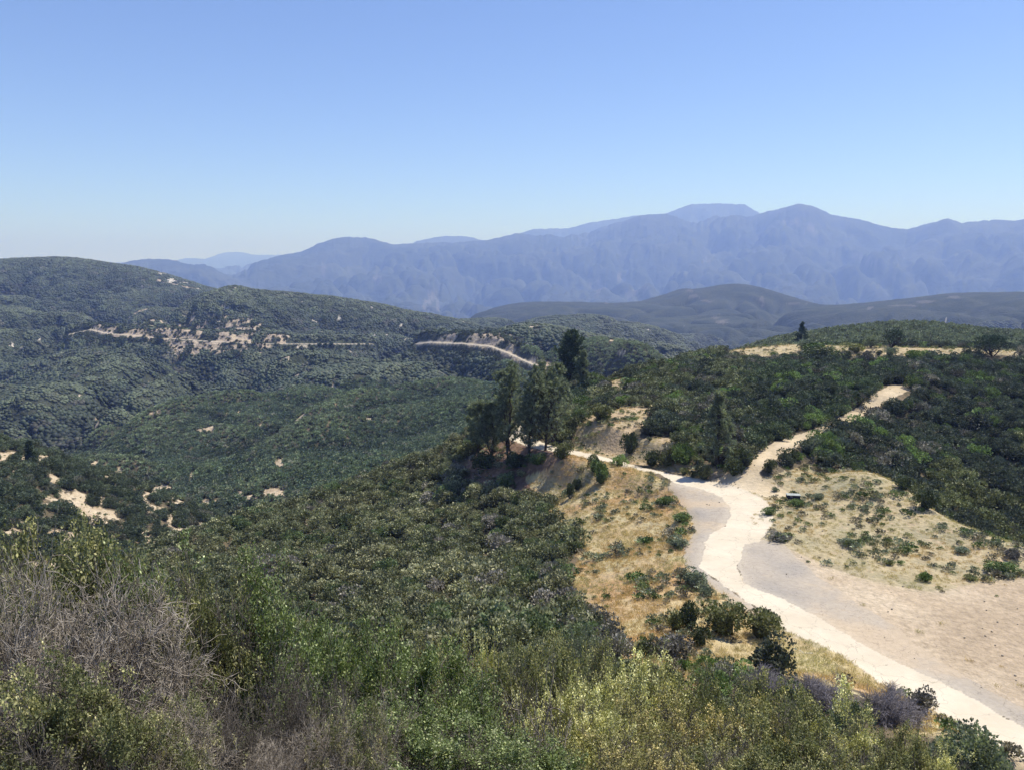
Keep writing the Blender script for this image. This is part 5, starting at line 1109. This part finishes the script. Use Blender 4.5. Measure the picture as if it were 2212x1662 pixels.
tn = np.select([q2[:, None] < .30, q2[:, None] < .55, q2[:, None] < .75, q2[:, None] < .88], [np.array([[.22, .24, .16]]), np.array([[.16, .19, .08]]), np.array([[.25, .22, .16]]), np.array([[.25, .24, .13]])], np.array([[.09, .14, .04]])); tn = tn * (1 + .2 * rc.normal(size=(len(x), 1)).clip(-1.5, 1.5))
rot = np.zeros((len(x), 3)); rot[:, 2] = rc.uniform(0, 6.28, len(x))
instancer('low_weeds', [mid_shrub(600 + i, 160, .20, R_=.8, H=.75, m=ML_INST, lobes=5, core=False) for i in range(4)], np.stack([x, y, z - .03], 1), rot, rc.uniform(.25, 1.0, len(x)) * (1 + .5 * np.clip(nn * 2, -.6, 1)) * np.where(c == 6, .55, 1), rc.randint(0, 4, len(x)), tn, rc.rand(len(x)) * .5, kind='stuff', label='low grey-green weeds and sage among the dry grass', category='weeds')
print('weeds', len(x), time.time() - T0)

def stone_mesh(seed):
    rng = np.random.RandomState(seed); v, f = lumpy(rng, .5, .7, 1, .35); return mesh_from('stone', v, f, M_STONE, False)
M_STONE = bark_mat('tan_stone', (.30, .25, .19), (.50, .44, .36), 3)
x, y = scatter(45, 210, .55); z = height(x, y); c, u, v, r = classify(x, y, z); q_ = rc.rand(len(x)); cl = fbm(x, y, 6, 3, 441)
k = (q_ < np.select([c == 3, c == 6, c == 2, c == 5, c == 7, c == 9, c == 4], [.10, .035, .025, .06, .16, .16, .04], 0) * np.clip(.6 + cl * 3, .1, 2.2)) & visible(x, y, z, .3, .004)
x, y, z = x[k], y[k], z[k]; n = len(x)
instancer('stones', [stone_mesh(700 + i) for i in range(4)], np.stack([x, y, z], 1), rc.uniform(0, 6.28, (n, 3)) * (.1, .1, 1), .07 + .22 * rc.rand(n) ** 3, rc.randint(0, 4, n), np.zeros((n, 3)), np.zeros(n), kind='stuff', label='small tan stones scattered on the bare dirt beside the road', category='stones')
print('stones', n)
SKY_AIR, SKY_DUST, SKY_OZ, SKY_STR = .68, .0, 6.5, .148
HAZE_D, HAZE_G, HAZE_COL, EXPO = 1.08e-4, .2, (.335, .475, 1, 1), 0.40
# ------------------------------------------------------------------ camera, sun, sky, air
cam = bpy.data.objects.new('camera', bpy.data.cameras.new('camera')); C.objects.link(cam)
cam.data.sensor_width = 36; cam.data.lens = 36 * FPX / 2212
cam.rotation_euler = (PI / 2 - PITCH, 0, 0)
cam.data.clip_start = .05; cam.data.clip_end = 200000
bpy.context.scene.camera = cam
SUN_AZ, SUN_EL = math.radians(65), math.radians(63)
sl = bpy.data.lights.new('sun', 'SUN'); sl.energy = 4.6; sl.angle = math.radians(.53); sl.color = (1, .962, .905)
so = bpy.data.objects.new('sun', sl); C.objects.link(so)
so.rotation_euler = (PI / 2 - SUN_EL, 0, -SUN_AZ + PI)
w = bpy.data.worlds.new('World'); bpy.context.scene.world = w; w.use_nodes = True
nt = w.node_tree; nt.nodes.clear()
sky = node(nt, 'ShaderNodeTexSky'); sky.sky_type = 'NISHITA'; sky.sun_disc = False
sky.sun_elevation = SUN_EL; sky.sun_rotation = SUN_AZ; sky.altitude = 900; sky.air_density = SKY_AIR; sky.dust_density = SKY_DUST; sky.ozone_density = SKY_OZ
bg = node(nt, 'ShaderNodeBackground'); bg.inputs['Strength'].default_value = SKY_STR
wo = node(nt, 'ShaderNodeOutputWorld'); tn = node(nt, 'ShaderNodeVectorMath', operation='MULTIPLY'); tn.inputs[1].default_value = (1.0, .945, 1.0); nt.links.new(sky.outputs[0], tn.inputs[0]); nt.links.new(tn.outputs[0], bg.inputs[0]); nt.links.new(bg.outputs[0], wo.inputs[0])
# haze
if not os.environ.get('NOHAZE'):
    m, nt, N_, Lk = mat('haze')
    pv = node(nt, 'ShaderNodeVolumePrincipled'); pv.inputs['Color'].default_value = HAZE_COL; pv.inputs['Density'].default_value = HAZE_D; pv.inputs['Absorption Color'].default_value = (.84, .89, 1, 1); pv.inputs['Anisotropy'].default_value = HAZE_G
    ou = node(nt, 'ShaderNodeOutputMaterial'); Lk.new(pv.outputs[0], ou.inputs['Volume'])
    zb, zt = float(ZF.min()) - 1, float(ZF.max()) + 30
    s = 45500
    v = np.array([(x, y, z) for z in (zb, zt) for x, y in ((-s, -s), (s, -s), (s, s), (-s, s))])
    f = np.array([(0, 3, 2, 1), (4, 5, 6, 7), (0, 1, 5, 4), (1, 2, 6, 5), (2, 3, 7, 6), (3, 0, 4, 7)])
    hz = mesh_from('haze', v, f, m, False); link('haze', hz, kind='stuff', label='thin pale blue summer haze over hills and mountains', category='haze')
sc = bpy.context.scene
sc.view_settings.view_transform = 'Standard'; sc.view_settings.look = 'None'; sc.view_settings.exposure = EXPO; sc.view_settings.gamma = 1
sc.cycles.max_bounces = 5; sc.cycles.diffuse_bounces = 2; sc.cycles.glossy_bounces = 1; sc.cycles.transmission_bounces = 2; sc.cycles.volume_bounces = 2; sc.cycles.transparent_max_bounces = 4
sc.cycles.use_denoising = True
print('done', time.time() - T0)
